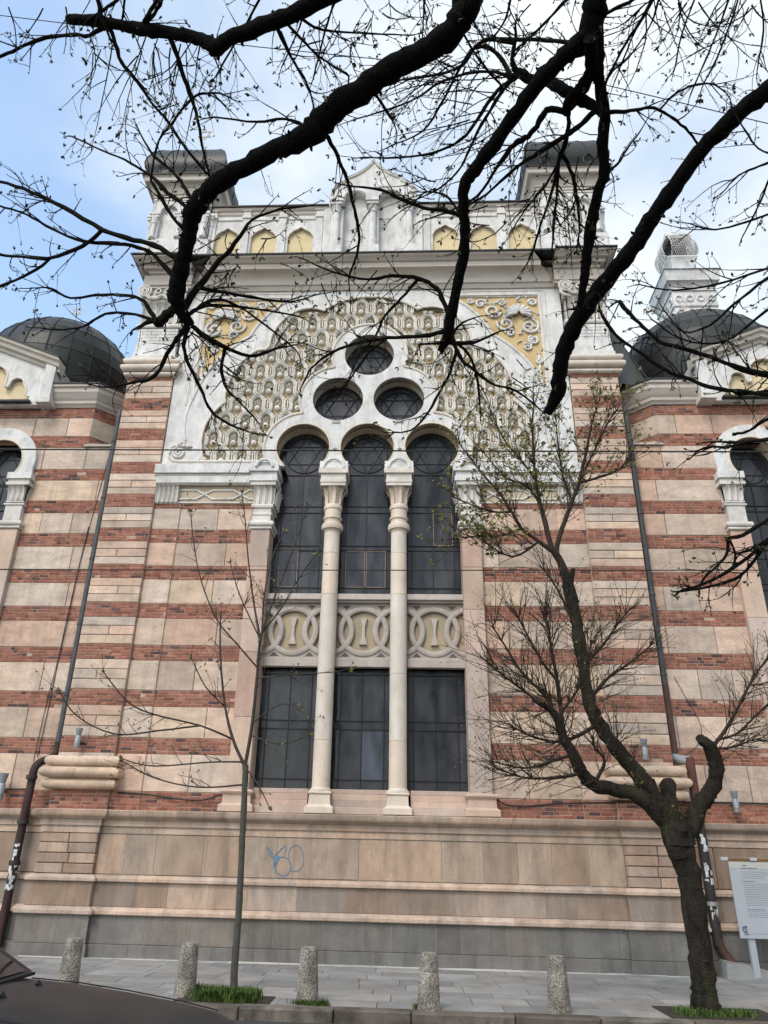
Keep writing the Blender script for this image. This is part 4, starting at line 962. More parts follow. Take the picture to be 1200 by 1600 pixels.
    aa = math.degrees(math.asin(hh_ / ro)); lo_ = [(gc - .70 - .93, 10.29)] + arc(cA, za, ro, 192, 180 - aa - (180 - 2 * aa) if False else math.degrees(math.atan2(hh_, .70)), 18) + arc(cB, za, ro, 180 - math.degrees(math.atan2(hh_, .70)), -12, 18)[1:] + [(gc + .70 + .93, 10.29)]
    ol = lo_[::-1]; ol = lo_ + foot_arch(cB) + foot_arch(cA)
    ol = [(s * x, z) for x, z in ol]
    add_plate(wt, ol, [], .14, .12, 'white', bevel=.012)
    for c in (cA, cB):
        P = [(s * x, z) for x, z in foot_arch(c)]; n = len(P); wt.add([(x, .16, z) for x, z in P] + [(x, .75, z) for x, z in P], [(i, i + 1, n + i + 1, n + i) for i in range(n - 1)], 'cream'); wt.ribbon([(s * c + (x - s * c) * 1.03, za + (z - za) * 1.03) for x, z in P[1:-1]], .04, .012, .14, 'cream', (1.15, 1.1, 1.05))
    wt.build('wing_window_tracery', B, smooth=30)
    for xj, wdt in ((8.73, .46), (gc, .40), (11.53, .46)):
        x0, x1 = sorted((s * (xj - wdt / 2), s * (xj + wdt / 2))); j = MB(); zs = [2.5, 3.7, 5.2, 6.7, 7.75, 8.80]
        for q in range(5): j.block(x0, x1, .12, .6, zs[q] + .002, zs[q + 1] - .002, 'jamb', t_stone(), .008, .002)
        jo = j.build('wing_jamb', B); c = MB()
        bead2(c, x0 - .02, x1 + .02, .10, .6, 8.80, 8.87, .03, 'white2'); bead2(c, x0 - .03, x1 + .03, .09, .6, 8.88, 9.0, .045, 'white2')
        c.box(x0 + .02, x1 - .02, .11, .6, 9.0, 9.42, 'white2'); bead2(c, x0, x1, .11, .6, 9.42, 9.48, .03, 'white2'); bead2(c, x0 + .02, x1 - .02, .11, .6, 9.5, 9.55, .02, 'white2')
        leaf_row(c, x0 + .02, x1 - .02, 3, .11, 9.56, 9.95, .10, 'white2', .03); c.box(x0 + .04, x1 - .04, .12, .6, 9.55, 9.96, 'white2')
        for q in (-1, 1):
            c.T = Matrix.Translation((s * xj + q * (wdt / 2 - .02), .34, 0)) @ Matrix.Rotation(q * PI / 2, 4, 'Z'); leaf_row(c, -.2, .2, 3, 0, 9.56, 9.95, .09, 'white2', .025)
        c.T = None
        c.box(x0 - .07, x1 + .07, .02, .6, 9.96, 10.04, 'white2'); c.box(x0 - .04, x1 + .04, .05, .6, 10.04, 10.13, 'white2', (.85, .83, .8)); c.box(x0 - .08, x1 + .08, .01, .6, 10.13, 10.30, 'white')
        c.build('capital', jo, smooth=40)
    for c in (cA, cB):
        x0, x1 = sorted((s * (c - .60), s * (c + .60))); xc_ = s * c
        window(B, [xc_ - .40, xc_, xc_ + .40], [6.6, 7.5, 7.65, 8.5, 8.65, 9.5, 9.65, 10.2], x0, x1, 5.6, 11.5, .62, (xc_, 10.72, .47))
        window(B, [xc_ - .40, xc_, xc_ + .40], [3.3, 4.2, 4.35], x0, x1, 2.9, 5.0, .62, None)
    wp = MB(); wp.box(*sorted((s * 8.95, s * 11.3)), .4, .7, 5.0, 6.35, 'spandrel'); wp.box(*sorted((s * 8.95, s * 11.3)), .3, .7, 6.351, 6.5, 'spandrel', (1.2, 1.2, 1.2)); wp.build('wing_relief_panel', B)
    wp = MB(); wp.box(*sorted((s * 8.95, s * 11.3)), .2, .7, 2.45, 2.9, 'jamb'); wp.build('wing_sill', B)
    # dome
    dm = MB(); cxd, cyd = (-9.68 if s < 0 else 9.58), 2.65; pr_ = [(2.16, 12.90), (2.22, 13.2), (2.32, 13.65), (2.37, 14.1), (2.35, 14.55), (2.25, 15.0), (2.05, 15.45), (1.76, 15.86), (1.37, 16.22), (.89, 16.5), (.42, 16.66), (.05, 16.72)]
    NS = 24; K = len(pr_)
    for j in range(NS):
        a0, a1 = 2 * PI * j / NS, 2 * PI * (j + 1) / NS
        for i in range(K - 1):
            f = ru(.9, 1.12); g_ = 1 + .9 * max(0, i - 5) / 6
            vs = []
            for (r_, z) in (pr_[i], pr_[i + 1]):
                for q in range(4):
                    a = a0 + (a1 - a0) * q / 3; vs.append((cxd + r_ * math.cos(a), cyd + r_ * math.sin(a), z))
            dm.add(vs, [(q, q + 1, q + 5, q + 4) for q in range(3)], 'lead', (f, f * 1.01, f))
        dm.tube([(cxd + (r_ + .008) * math.cos(a0), cyd + (r_ + .008) * math.sin(a0), z) for r_, z in pr_], .022, 'lead', (.8, .82, .8), 5)
    for i in (2, 4, 6, 8): dm.tube([(cxd + (pr_[i][0] + .003) * math.cos(2 * PI * q / 48), cyd + (pr_[i][0] + .003) * math.sin(2 * PI * q / 48), pr_[i][1]) for q in range(49)], .011, 'lead', (.7, .7, .7), 4)
    # flat lead skirt between the dome and the wing cornice
    sk = [(6.45, 1.2), (7.25, WYF + .05), (8.5, WYF + .05), (8.5, 1.2)]
    dm.add([(s * x, y, 13.0) for x, y in sk] , [(0, 1, 2, 3)], 'lead')
    dm.box(*X(7.0, 13.2), .8, 5.2, 12.4, 13.0, 'lead')
    do = dm.build('dome', B, smooth=60)
    fn = MB(); fn.tube([(cxd, cyd, 16.6), (cxd, cyd, 17.35)], [.035, .015], 'white2', n=6); hexstar(fn, cxd, cyd, 17.55, .18, 'white2', .016); fn.build('star_finial', do)
# main block behind everything (flank walls, roof)
mb = MB()
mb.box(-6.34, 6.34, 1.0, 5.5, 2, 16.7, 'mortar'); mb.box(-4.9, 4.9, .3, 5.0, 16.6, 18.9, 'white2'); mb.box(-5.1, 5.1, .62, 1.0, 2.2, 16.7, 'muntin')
mb.build('inner_block', B)
rf = MB()                                                   # steep lead slope on the right flank
vs = [(6.36, .2, 15.0), (6.36, 3.2, 15.0), (7.35, .5, 13.05), (7.35, 3.2, 13.05)]
rf.add(vs + [(6.36, .2, 13.0), (7.3, .5, 13.0)], [(0, 2, 3, 1), (0, 4, 5, 2)], 'lead', (5, 5.1, 5.2))
for q in range(6):
    y = .35 + q * .5; rf.tube([(6.37, y - .05, 15.0), (7.36, y + .05, 13.05)], .02, 'lead', (3, 3, 3), 5)
rf.build('flank_roof', B)
# ---- white lantern tower behind the right wing -----------------------------------------------
tw = MB(); x0, x1, y0, y1 = 9.98, 11.42, 4.18, 5.70
tw.box(x0, x1, y0, y1, 12.5, 19.6, 'white', (1.02, 1.04, 1.06))
for k, (ww, off) in enumerate(((x1 - x0, 0), (y1 - y0, 1))):
    if k == 0: tw.T = Matrix.Translation((x0, y0, 0))
    else: tw.T = Matrix.Translation((x0, y1, 0)) @ Matrix.Rotation(-PI / 2, 4, 'Z')
    n = 4; d = ww / n
    for i in range(n):
        c = d * (i + .5); tw.ribbon(arc(c, 18.45, d * .36, 0, 180, 10), .07, .06, 0, 'white'); tw.ribbon(arc(c, 19.05, d * .30, 0, 360, 14)[:-1], .05, .05, 0, 'white', closed=True)
    tw.box(0, ww, -.05, 0, 18.72, 18.80, 'white'); tw.box(0, ww, -.05, 0, 19.38, 19.44, 'white')
    tw.T = None
pq = [(x0, y1), (x0, y0), (x1, y0), (x1, y1)]
tw.sweep(pq, [(0, 19.42)] + [(.16 * (1 - math.cos(a * PI / 10)), 19.45 + .28 * math.sin(a * PI / 10)) for a in range(6)] + [(.17, 19.86), (.19, 19.94), (.20, 20.10), (.22, 20.14), (-.4, 20.16)], 'white', (1.02, 1.03, 1.05))
tw.sweep(pq, [(.2, 20.14), (.235, 20.14), (.235, 20.17), (-.4, 20.19)], 'flash'); tw.box(x0 - .15, x1 + .15, y0 - .15, y1 + .15, 20.0, 20.15, 'white')
for i in range(8):
    q = i / 8; q2 = (i + 1) / 8; f = lambda t: .12 * (1 - t) ** 2 + .14 * t ** 3
    a, b = f(q), f(q2); za, zb = 20.18 + .95 * q, 20.18 + .95 * q2
    tw.sweep([(x0 + .36 - a, y1 - .36 + a), (x0 + .36 - a, y0 + .36 - a), (x1 - .36 + a, y0 + .36 - a), (x1 - .36 + a, y1 - .36 + a)], [(0, za), (b - a, zb)], 'white', (1.02, 1.04, 1.07))
tw.box(x0 + .22, x1 - .22, y0 + .22, y1 - .22, 21.11, 21.17, 'white')
tw.box(x0 + .46, x1 - .46, y0 + .46, y1 - .46, 21.17, 22.16, 'muntin')
tw.box(x0 + .28, x1 - .28, y0 + .28, y1 - .28, 22.16, 22.28, 'white', (1.05, 1.06, 1.1)); tw.box(x0 + .42, x1 - .42, y0 + .42, y1 - .42, 22.28, 22.36, 'white')
tow = tw.build('lantern_tower', B, smooth=30)
lt = MB()                                                   # bulging lattice on the four sides
def lat(cx_, T, W, H, z0):
    lt.T = T
    bul = lambda u, v: -.14 * math.sin(PI * min(1, max(0, v))) * (1 - (abs(u) ** 3) * .4) - .0
    prof = lambda v: (-.02 - .19 * math.sin(PI * (.05 + .95 * v)) ** .8)
    n = 6
    for i in range(-n, n + 1):
        for d in (-1, 1):
            P = []
            for k in range(13):
                v = k / 12; u = i / n + d * (v - .5) * .9
                if abs(u) <= 1: P.append((u * W, prof(v), z0 + v * H))
            if len(P) > 1: lt.tube(P, .010, 'white2', (.85, .87, .9), 4, cap=False)
    for v in (0, 1): lt.tube([(-W, prof(v), z0 + v * H), (W, prof(v), z0 + v * H)], .018, 'white2', n=5)
    for u in (-1, 1): lt.tube([(u * W, prof(k / 8), z0 + k / 8 * H) for k in range(9)], .018, 'white2', n=5)
    lt.T = None
cxt, cyt = (x0 + x1) / 2, (y0 + y1) / 2
for k in range(4):
    hd = (y1 - y0) / 2 if k % 2 == 0 else (x1 - x0) / 2; hw_ = (x1 - x0) / 2 if k % 2 == 0 else (y1 - y0) / 2
    lat(0, Matrix.Translation((cxt, cyt, 0)) @ Matrix.Rotation(k * PI / 2, 4, 'Z') @ Matrix.Translation((0, -hd + .30, 0)), hw_ - .34, .92, 21.18)
lt.build('lattice', tow)
fn = MB(); fn.lathe([(.12, 22.34), (.14, 22.45), (.07, 22.52), (.06, 22.65), (.10, 22.7), (.04, 22.8), (.02, 23.1)], cxt, cyt, 'white', n=12); fn.build('finial', tow, smooth=40)
# ---- downpipes ---------------------------------------------------------------------------------
dp = MB(); Y = .08
dp.tube(catmull([(-6.50, .28, 12.35), (-6.48, Y, 12.05), (-6.47, Y, 11.6)], 3) + [(-6.47, Y, 8), (-6.47, Y, 3.72)], .075, 'pipe_zinc', n=14)
for z in (11.2, 9.6, 8.0, 6.4, 4.8): dp.tube([(-6.47, Y, z - .03), (-6.47, Y, z + .03)], .088, 'pipe_zinc', (.8, .8, .8), 14)
o1 = dp.build('downpipe', B, smooth=40)
dp = MB(); dp.tube(catmull([(-6.47, Y, 3.8), (-6.47, Y, 3.60), (-6.55, .0, 3.46), (-6.70, -.12, 3.36), (-6.76, -.2, 3.22), (-6.76, -.22, 2.9)], 4) + [(-6.76, -.24, 2.3), (-6.76, -.26, .6), (-6.76, -.28, ZG + .1)], .082, 'pipe_rust', (.40, .38, .42), n=14, jit=.01)
for z in (3.05, 2.2, 1.45): dp.tube([(-6.76, -.25, z - .04), (-6.76, -.25, z + .04)], .112, 'pipe_black', n=14)
dp.build('lower_pipe', o1, smooth=40)
def stickers(x, y, zs, name, par, rad_=.0985):
    p = MB()
    for z0, z1 in zs:
        for k in range(11):
            a0 = ru(-2.6, -.5); a1 = a0 + ru(.25, .9); zz0 = ru(z0, z1); zz1 = zz0 + ru(.03, .12); vs = []
            for i in range(6):
                a = a0 + (a1 - a0) * i / 5
                vs.append((x + rad_ * math.cos(a), y + rad_ * math.sin(a), zz0 + ru(-.012, .012)))
                vs.append((x + rad_ * math.cos(a), y + rad_ * math.sin(a), zz1 + ru(-.012, .012)))
            p.add(vs, [(2 * i, 2 * i + 2, 2 * i + 3, 2 * i + 1) for i in range(5)], 'paper', t_grey())
    p.build(name, par)
stickers(-6.76, -.262, [(1.25, 1.75), (.95, 1.2)], 'paper_remnant', o1, .086)
dp = MB(); dp.tube(catmull([(6.46, .35, 12.45), (6.47, Y, 12.05), (6.47, Y, 11.6)], 3) + [(6.47, Y, 8), (6.47, Y, 3.75)], .075, 'pipe_zinc', (.9, .88, .85), n=14)
for z in (11.2, 9.2, 7.2, 5.4): dp.tube([(6.47, Y, z - .03), (6.47, Y, z + .03)], .088, 'pipe_zinc', (1.1, 1.1, 1.1), 14)
o2 = dp.build('downpipe', B, smooth=40)
dp = MB(); dp.tube([(6.47, Y, 5.2), (6.47, Y, 3.78)], .080, 'pipe_rust', (.9, .95, .95), n=14); dp.tube(catmull([(6.47, Y, 3.76), (6.48, Y - .02, 3.68), (6.60, -.12, 3.62), (6.66, -.2, 3.60)], 3), .09, 'lamp_grey', (1.2, 1.2, 1.2), n=14)
dp.tube([(6.66, -.2, 3.66), (6.66, -.2, 3.0), (6.66, -.2, 2.5)], .092, 'pipe_rust', (1.15, .85, .75), n=14, jit=.012)
dp.tube([(6.66, -.2, 2.5), (6.66, -.22, 1.2), (6.66, -.24, .35)], .092, 'pipe_black', n=14, jit=.012)
dp.tube([(6.66, -.24, .5), (6.70, -.26, .30), (6.80, -.34, .12), (6.92, -.44, .02)], .085, 'pipe_rust', (.7, .6, .55), n=14)
for z in (2.95, 2.5, 1.05): dp.tube([(6.66, -.2 - (2.5 - z) * .02 if z < 2.5 else -.2, z - .035), (6.66, -.2 - (2.5 - z) * .02 if z < 2.5 else -.2, z + .035)], .108, 'pipe_black' if z > 2 else 'lamp_grey', n=14)
dp.build('lower_pipe', o2, smooth=40)
stickers(6.66, -.22, [(1.35, 1.7), (1.9, 2.2), (.75, 1.0)], 'paper_remnant', o2)
# splash stone at the foot of the right downpipe
ss = MB(); ss.add([(6.55, -.75, ZG), (7.9, -.75, ZG), (7.9, -.3, ZG), (6.55, -.3, ZG), (6.60, -.66, .14), (6.95, -.62, .12), (7.35, -.55, .02), (7.5, -.35, ZG + .02), (6.60, -.35, .17), (7.2, -.35, .1)], [(0, 1, 6, 5, 4), (4, 5, 9, 8), (5, 6, 7, 9), (0, 4, 8, 3), (1, 2, 7, 6)], 'plaque')
ss.build('splash_stone', B)
# cables clipped to the walls
def cable(pts, r=.009):
    cb = MB(); cb.tube(catmull(pts, 4), r, 'cable', n=5); return cb.build('cable', B)
cable([(-6.80, WYF - .02, 8.9), (-6.86, WYF - .02, 7.6), (-6.90, WYF - .02, 6.2), (-6.92, WYF - .02, 4.6), (-6.95, WYF - .02, 3.5)], .008)
cable([(-6.62, WYF - .02, 11.0), (-6.84, WYF - .02, 8.0), (-6.86, WYF - .03, 6.4), (-6.98, WYF - .02, 4.7), (-7.02, WYF - .02, 3.4)], .007)
cable([(-5.0, -.05, 2.80), (-4.4, -.04, 2.78), (-3.7, -.06, 2.70), (-3.2, -.06, 2.69), (-2.8, -.17, 2.79)], .016)
cable([(2.75, -.17, 2.84), (2.95, -.04, 2.72), (3.4, -.03, 2.70), (4.0, -.03, 2.76), (5.1, -.05, 2.80), (5.2, -.16, 2.81), (6.4, -.16, 2.83), (6.6, WYF - .03, 2.85), (7.6, WYF - .03, 2.86), (9, WYF - .03, 2.84)], .014)
cable([(6.75, WYF - .02, 5.4), (6.95, WYF - .02, 4.9), (7.15, WYF - .02, 4.4), (7.05, WYF - .02, 4.0), (6.7, WYF - .02, 3.75)], .006)
cable([(-9, WYF - .03, 2.86), (-8, WYF - .03, 2.84), (-6.9, WYF - .03, 2.86)], .012)
# ================================================================== STREET
def GP(px, py, z=ZG):
    d = ray(px, py); return CAM + d * ((z - CAM.z) / d.z)
ZR = ZG - .14; YK = -5.12
# road, pavement, kerb
q = MB(); q.add([(-150, -150, ZR), (150, -150, ZR), (150, 250, ZR), (-150, 250, ZR)], [(0, 1, 2, 3)], 'asphalt'); o = q.build('road'); struct(o); o['label'] = 'dark grey asphalt road along the kerb'; o['category'] = 'road'
q = MB(); q.box(-40, 40, YK + .26, 1.0, ZR - .05, ZG - .012, 'grout')
y = YK + .26; r_ = 0
while y < -.40:
    d = ru(.40, .62); y1 = min(y + d, -.38)
    x = -13 + ru(0, .8)
    while x < 14:
        L = ru(.55, 1.15); tz = ru(-.003, .003); t = t_grey(); k = ru(-.03, .03); t = (t[0] * (1 + k), t[1], t[2] * (1 - k)); f = ru(.85, 1.12); t = tuple(c * f for c in t)
        q.add([(x + .006, y + .006, ZG + tz), (x + L - .006, y + .006, ZG + tz + ru(-.002, .002)), (x + L - .006, y1 - .006, ZG + tz), (x + .006, y1 - .006, ZG + tz + ru(-.002, .002)), (x + .006, y + .006, ZG - .02), (x + L - .006, y + .006, ZG - .02), (x + L - .006, y1 - .006, ZG - .02), (x + .006, y1 - .006, ZG - .02)],
              [(0, 1, 2, 3), (0, 4, 5, 1), (1, 5, 6, 2), (2, 6, 7, 3), (3, 7, 4, 0)], 'slab', t)
        x += L
    y = y1
for a, b, yy in ((-6.2, 6.2, -.60),):                     # pale mortar fillet at the wall foot
    x = a
    while x < b:
        L = ru(.3, 1.2); q.box(x, min(b, x + L), yy + ru(-.03, .02), -.3, ZG - .01, ZG + ru(.004, .014), 'slab', tf_(1.6, 2.3)()); x += L
o = q.build('pavement'); struct(o); o['label'] = 'grey stone slab pavement in front of the synagogue'; o['category'] = 'pavement'
q = MB(); x = -30
while x < 30:
    L = ru(.9, 1.5); q.block(x + .006, x + L - .006, YK + ru(-.008, .008), YK + .25, ZR - .05, ZG + .006 + ru(-.005, .005), 'kerb', tf_(.75, 1.25, (1, .97, .93))(), .018, .006); x += L
o = q.build('kerb', smooth=30); struct(o); o['label'] = 'worn granite kerb stones along the road edge'; o['category'] = 'kerb'
# bollards
proto = None
bl = ['pebbled concrete bollard furthest left, beside the parked car', 'pebbled concrete bollard at the left edge of the grassy sapling pit', 'pebbled concrete bollard right of the sapling with weeds at its foot', 'pebbled concrete bollard with a dark crack ring near its top', 'pebbled concrete bollard nearest the thick pollarded tree']
def bollard_parts(root, crack):
    b = MB(); pr = [(.150, -.04), (.150, 0), (.145, .10), (.124, .48), (.117, .60), (.112, .622), (.10, .630), (.001, .633)]
    if crack: pr = [(.150, -.04), (.150, 0), (.145, .10), (.128, .42), (.121, .428), (.127, .44), (.125, .45), (.117, .60), (.112, .622), (.10, .630), (.001, .633)]
    b.lathe(pr, 0, 0, 'pebble', n=28); o = b.build('shaft', smooth=50); o.parent = root
for i, (px, py) in enumerate([(104, 1549), (288, 1558), (480, 1566), (670, 1578), (875, 1583)]):
    g = GP(px, py); r = thing('bollard', bl[i], 'bollard', (g.x, g.y, ZG), 'concrete bollards along the kerb')
    r.rotation_euler = (ru(-.015, .015), ru(-.015, .015), ru(0, 6))
    bollard_parts(r, i == 3)
    c = MB(); c.lathe([(.104, .622), (.105, .636), (.085, .643), (.001, .645)], 0, 0, 'pebble', n=24); o = c.build('cap', smooth=50); o.parent = r
# info board
pL = PY(1137, 1346, -.75); pB = PY(1157, 1466, -.75); post = GP(1188, 1527); post.y = -.70
bx0 = (pL.x + pB.x) / 2; bz1, bz0 = pL.z, pB.z; pxc = PY(1172, 1470, -.75).x + .04; bw = max(.8, 2 * (pxc - bx0))
t = thing('information_board', 'white information board with small grey text and blue logo on one post', 'sign', (pxc, -.70, ZG))
q = MB(); q.box(bx0, bx0 + bw, -.765, -.74, bz0, bz1, 'board', (.94, .97, 1)); q.box(bx0, bx0 + bw, -.768, -.764, bz1 - .115, bz1, 'board', (1.12, 1.10, .96)); q.build('panel', t)
q = MB(); q.box(bx0 - .01, bx0 + bw + .01, -.745, -.71, bz1 + .002, bz1 + .05, 'boardbrown'); q.build('top_rail', t)
q = MB(); q.box(pxc - .32, pxc - .20, -.775, -.70, bz1 + .02, bz1 + .075, 'board', (1.1, 1.1, 1.1)); q.box(pxc + .20, pxc + .32, -.775, -.70, bz1 + .02, bz1 + .075, 'board', (1.1, 1.1, 1.1)); q.build('clip', t)
q = MB(); q.box(pxc - .055, pxc + .055, -.738, -.66, ZG, bz1, 'board', (.9, .93, .97)); q.build('post', t)
q = MB(); R3 = random.Random(9)
def line(z, x0, x1, h, m='print'):
    x = x0
    while x < x1 - .02:
        L = R3.uniform(.02, .075); q.box(x, min(x1, x + L), -.7705 if z > bz1 - .11 else -.7665, -.763, z - h / 2, z + h / 2, m); x += L + .009
H = bz1 - bz0
def zz(f): return bz1 - H * f
line(zz(.085), bx0 + .20, bx0 + .52, .014); line(zz(.05), bx0 + .24, bx0 + .32, .022)
for k in range(4): line(zz(.135 + .028 * k), bx0 + .20, bx0 + bw - .12 - (.1 if k == 3 else .02 * k), .007)
line(zz(.262), bx0 + .19, bx0 + .42, .015)
for k in range(13): line(zz(.295 + .0235 * k), bx0 + .20, bx0 + bw - .10 - R3.uniform(0, .06), .007)
line(zz(.63), bx0 + .20, bx0 + .52, .015)
for k in range(4): line(zz(.655 + .0235 * k), bx0 + .21, bx0 + bw - .10, .007)
line(zz(.94), bx0 + .20, bx0 + bw - .1, .006)
q.build('print', t)
q = MB(); lx, lz = bx0 + .11, zz(.885)
q.tube([(lx + .045 * math.cos(math.radians(a)), -.768, lz + .045 * math.sin(math.radians(a))) for a in range(50, 320, 15)], .009, 'printblue', n=5)
q.tube([(lx + .02, -.768, lz + .02), (lx + .0, -.768, lz + .022), (lx - .01, -.768, lz + .01), (lx + .015, -.768, lz - .005), (lx + .01, -.768, lz - .022), (lx - .01, -.768, lz - .022)], .006, 'printblue', n=5)
q.box(lx - .035, lx + .05, -.770, -.763, lz - .08, lz - .068, 'printblue'); q.build('logo', t)
# floodlights on the walls
def flood(px, py, Y, label, sc=1.0):
    c = PY(px, py, Y); t = thing('floodlight', label, 'floodlight', tuple(c), 'wall floodlights above the socle'); x, y, z = c
    b = MB(); b.lathe([(.001, z - .14 * sc), (.05 * sc, z - .14 * sc), (.058 * sc, z - .12 * sc), (.058 * sc, z + .09 * sc), (.05 * sc, z + .11 * sc), (.001, z + .11 * sc)], x, y, 'lamp_grey', (1, 1, 1), 16); b.tube([(x + .058 * sc * math.cos(a * PI / 8), y + .058 * sc * math.sin(a * PI / 8), z - .06 * sc) for a in range(17)], .006, 'lamp_grey', (.6, .6, .6), 5); b.build('housing', t, smooth=40)
    b = MB(); b.lathe([(.04 * sc, z + .10 * sc), (.05 * sc, z + .13 * sc), (.075 * sc, z + .26 * sc), (.068 * sc, z + .26 * sc), (.04 * sc, z + .13 * sc)], x, y, 'lamp_grey', (.85, .9, .95), 12); b.build('reflector', t, smooth=40)
    b = MB(); b.box(x - .02, x + .02, y + .04, y + .30, z - .02, z + .03, 'lamp_grey', (.4, .4, .4)); b.build('bracket', t)
flood(121, 1158, -.30, 'grey can floodlight above the left pilaster base rolls')
flood(1008, 1176, -.32, 'grey can floodlight above the base rolls behind the pollarded tree')
flood(1150, 1258, .02, 'grey can floodlight on the right wing wall beside the rusty downpipe')
flood(1, 1236, .02, 'grey floodlight on the left wing wall at the photo edge', 1.35)
# overhead wires
def wire(label, pts, Y, r):
    P = [PY(a, b, Y) for a, b in pts]; d0 = (P[0] - P[1]).normalized(); d1 = (P[-1] - P[-2]).normalized()
    P = [P[0] + d0 * 14] + P + [P[-1] + d1 * 14]
    q = MB(); q.tube(P, r, 'cable', n=6); o = q.build('overhead_wire'); tag(o, label, 'wire', 'overhead wires across the street')
wire('black overhead wire crossing level with the heads of the three arches', [(0, 702), (400, 703.5), (800, 705), (1200, 706)], -3.0, .016)
wire('thin black overhead wire crossing halfway down the tall windows', [(0, 890), (600, 891), (1200, 891)], -3.0, .010)
wire('thin overhead wire sagging across the sky above the turrets', [(0, 24), (147, 42), (400, 73), (577, 91), (790, 110), (947, 133), (1133, 177), (1200, 193)], -6.0, .010)
# grass patches
def grass(name, label, pts, n, h, seed):
    R = random.Random(seed); q = MB()
    for _ in range(n):
        px, py, rx = pts[R.randrange(len(pts))]; g = GP(px, py); x = g.x + R.gauss(0, rx * .33); y = g.y + R.gauss(0, .10)
        if y < YK + .27: y = YK + .27 + R.uniform(0, .05)
        L = h * R.uniform(.5, 1.2); a = R.uniform(0, 6.28); le = R.uniform(.1, .7) * L; w = R.uniform(.005, .011)
        ca, sa = math.cos(a), math.sin(a); f = R.uniform(.6, 1.5); t = (f * R.uniform(.85, 1.3), f, f * .8)
        q.add([(x - sa * w, y + ca * w, ZG), (x + sa * w, y - ca * w, ZG), (x + ca * le * .4 + sa * w * .8, y + sa * le * .4 - ca * w * .8, ZG + L * .6), (x + ca * le * .4 - sa * w * .8, y + sa * le * .4 + ca * w * .8, ZG + L * .6), (x + ca * le, y + sa * le, ZG + L * .9)], [(0, 1, 2, 3), (3, 2, 4)], 'grass', t)
    o = q.build(name); stuff(o, label, 'grass')
g0, g1 = GP(285, 1560), GP(415, 1568); g2 = GP(1045, 1588); g3 = GP(1185, 1592)
q = MB(); q.box(g0.x - .05, g1.x + .05, YK + .27, g0.y + .35, ZG - .03, ZG + .010, 'soil'); q.box(g2.x, g3.x + .3, YK + .27, g2.y + .75, ZG - .03, ZG + .010, 'soil'); o = q.build('tree_pit_soil'); struct(o); o['label'] = 'dark soil in the two tree pits'; o['category'] = 'soil'
grass('grass', 'bright green grass round the foot of the thin sapling', [(303, 1556, .18), (320, 1559, .25), (345, 1560, .25), (370, 1562, .25), (392, 1562, .2), (325, 1566, .25), (375, 1568, .25)], 3200, .15, 1)
grass('grass', 'small green weeds at the foot of the middle bollard', [(472, 1568, .2), (490, 1571, .2), (505, 1573, .1)], 420, .07, 2)
grass('grass', 'small weeds beside the cracked bollard', [(656, 1579, .10), (662, 1582, .12)], 260, .07, 3)
grass('grass', 'thin grass round the foot of the pollarded tree', [(1075, 1586, .22), (1100, 1588, .3), (1130, 1588, .3), (1160, 1588, .25)], 800, .09, 4)
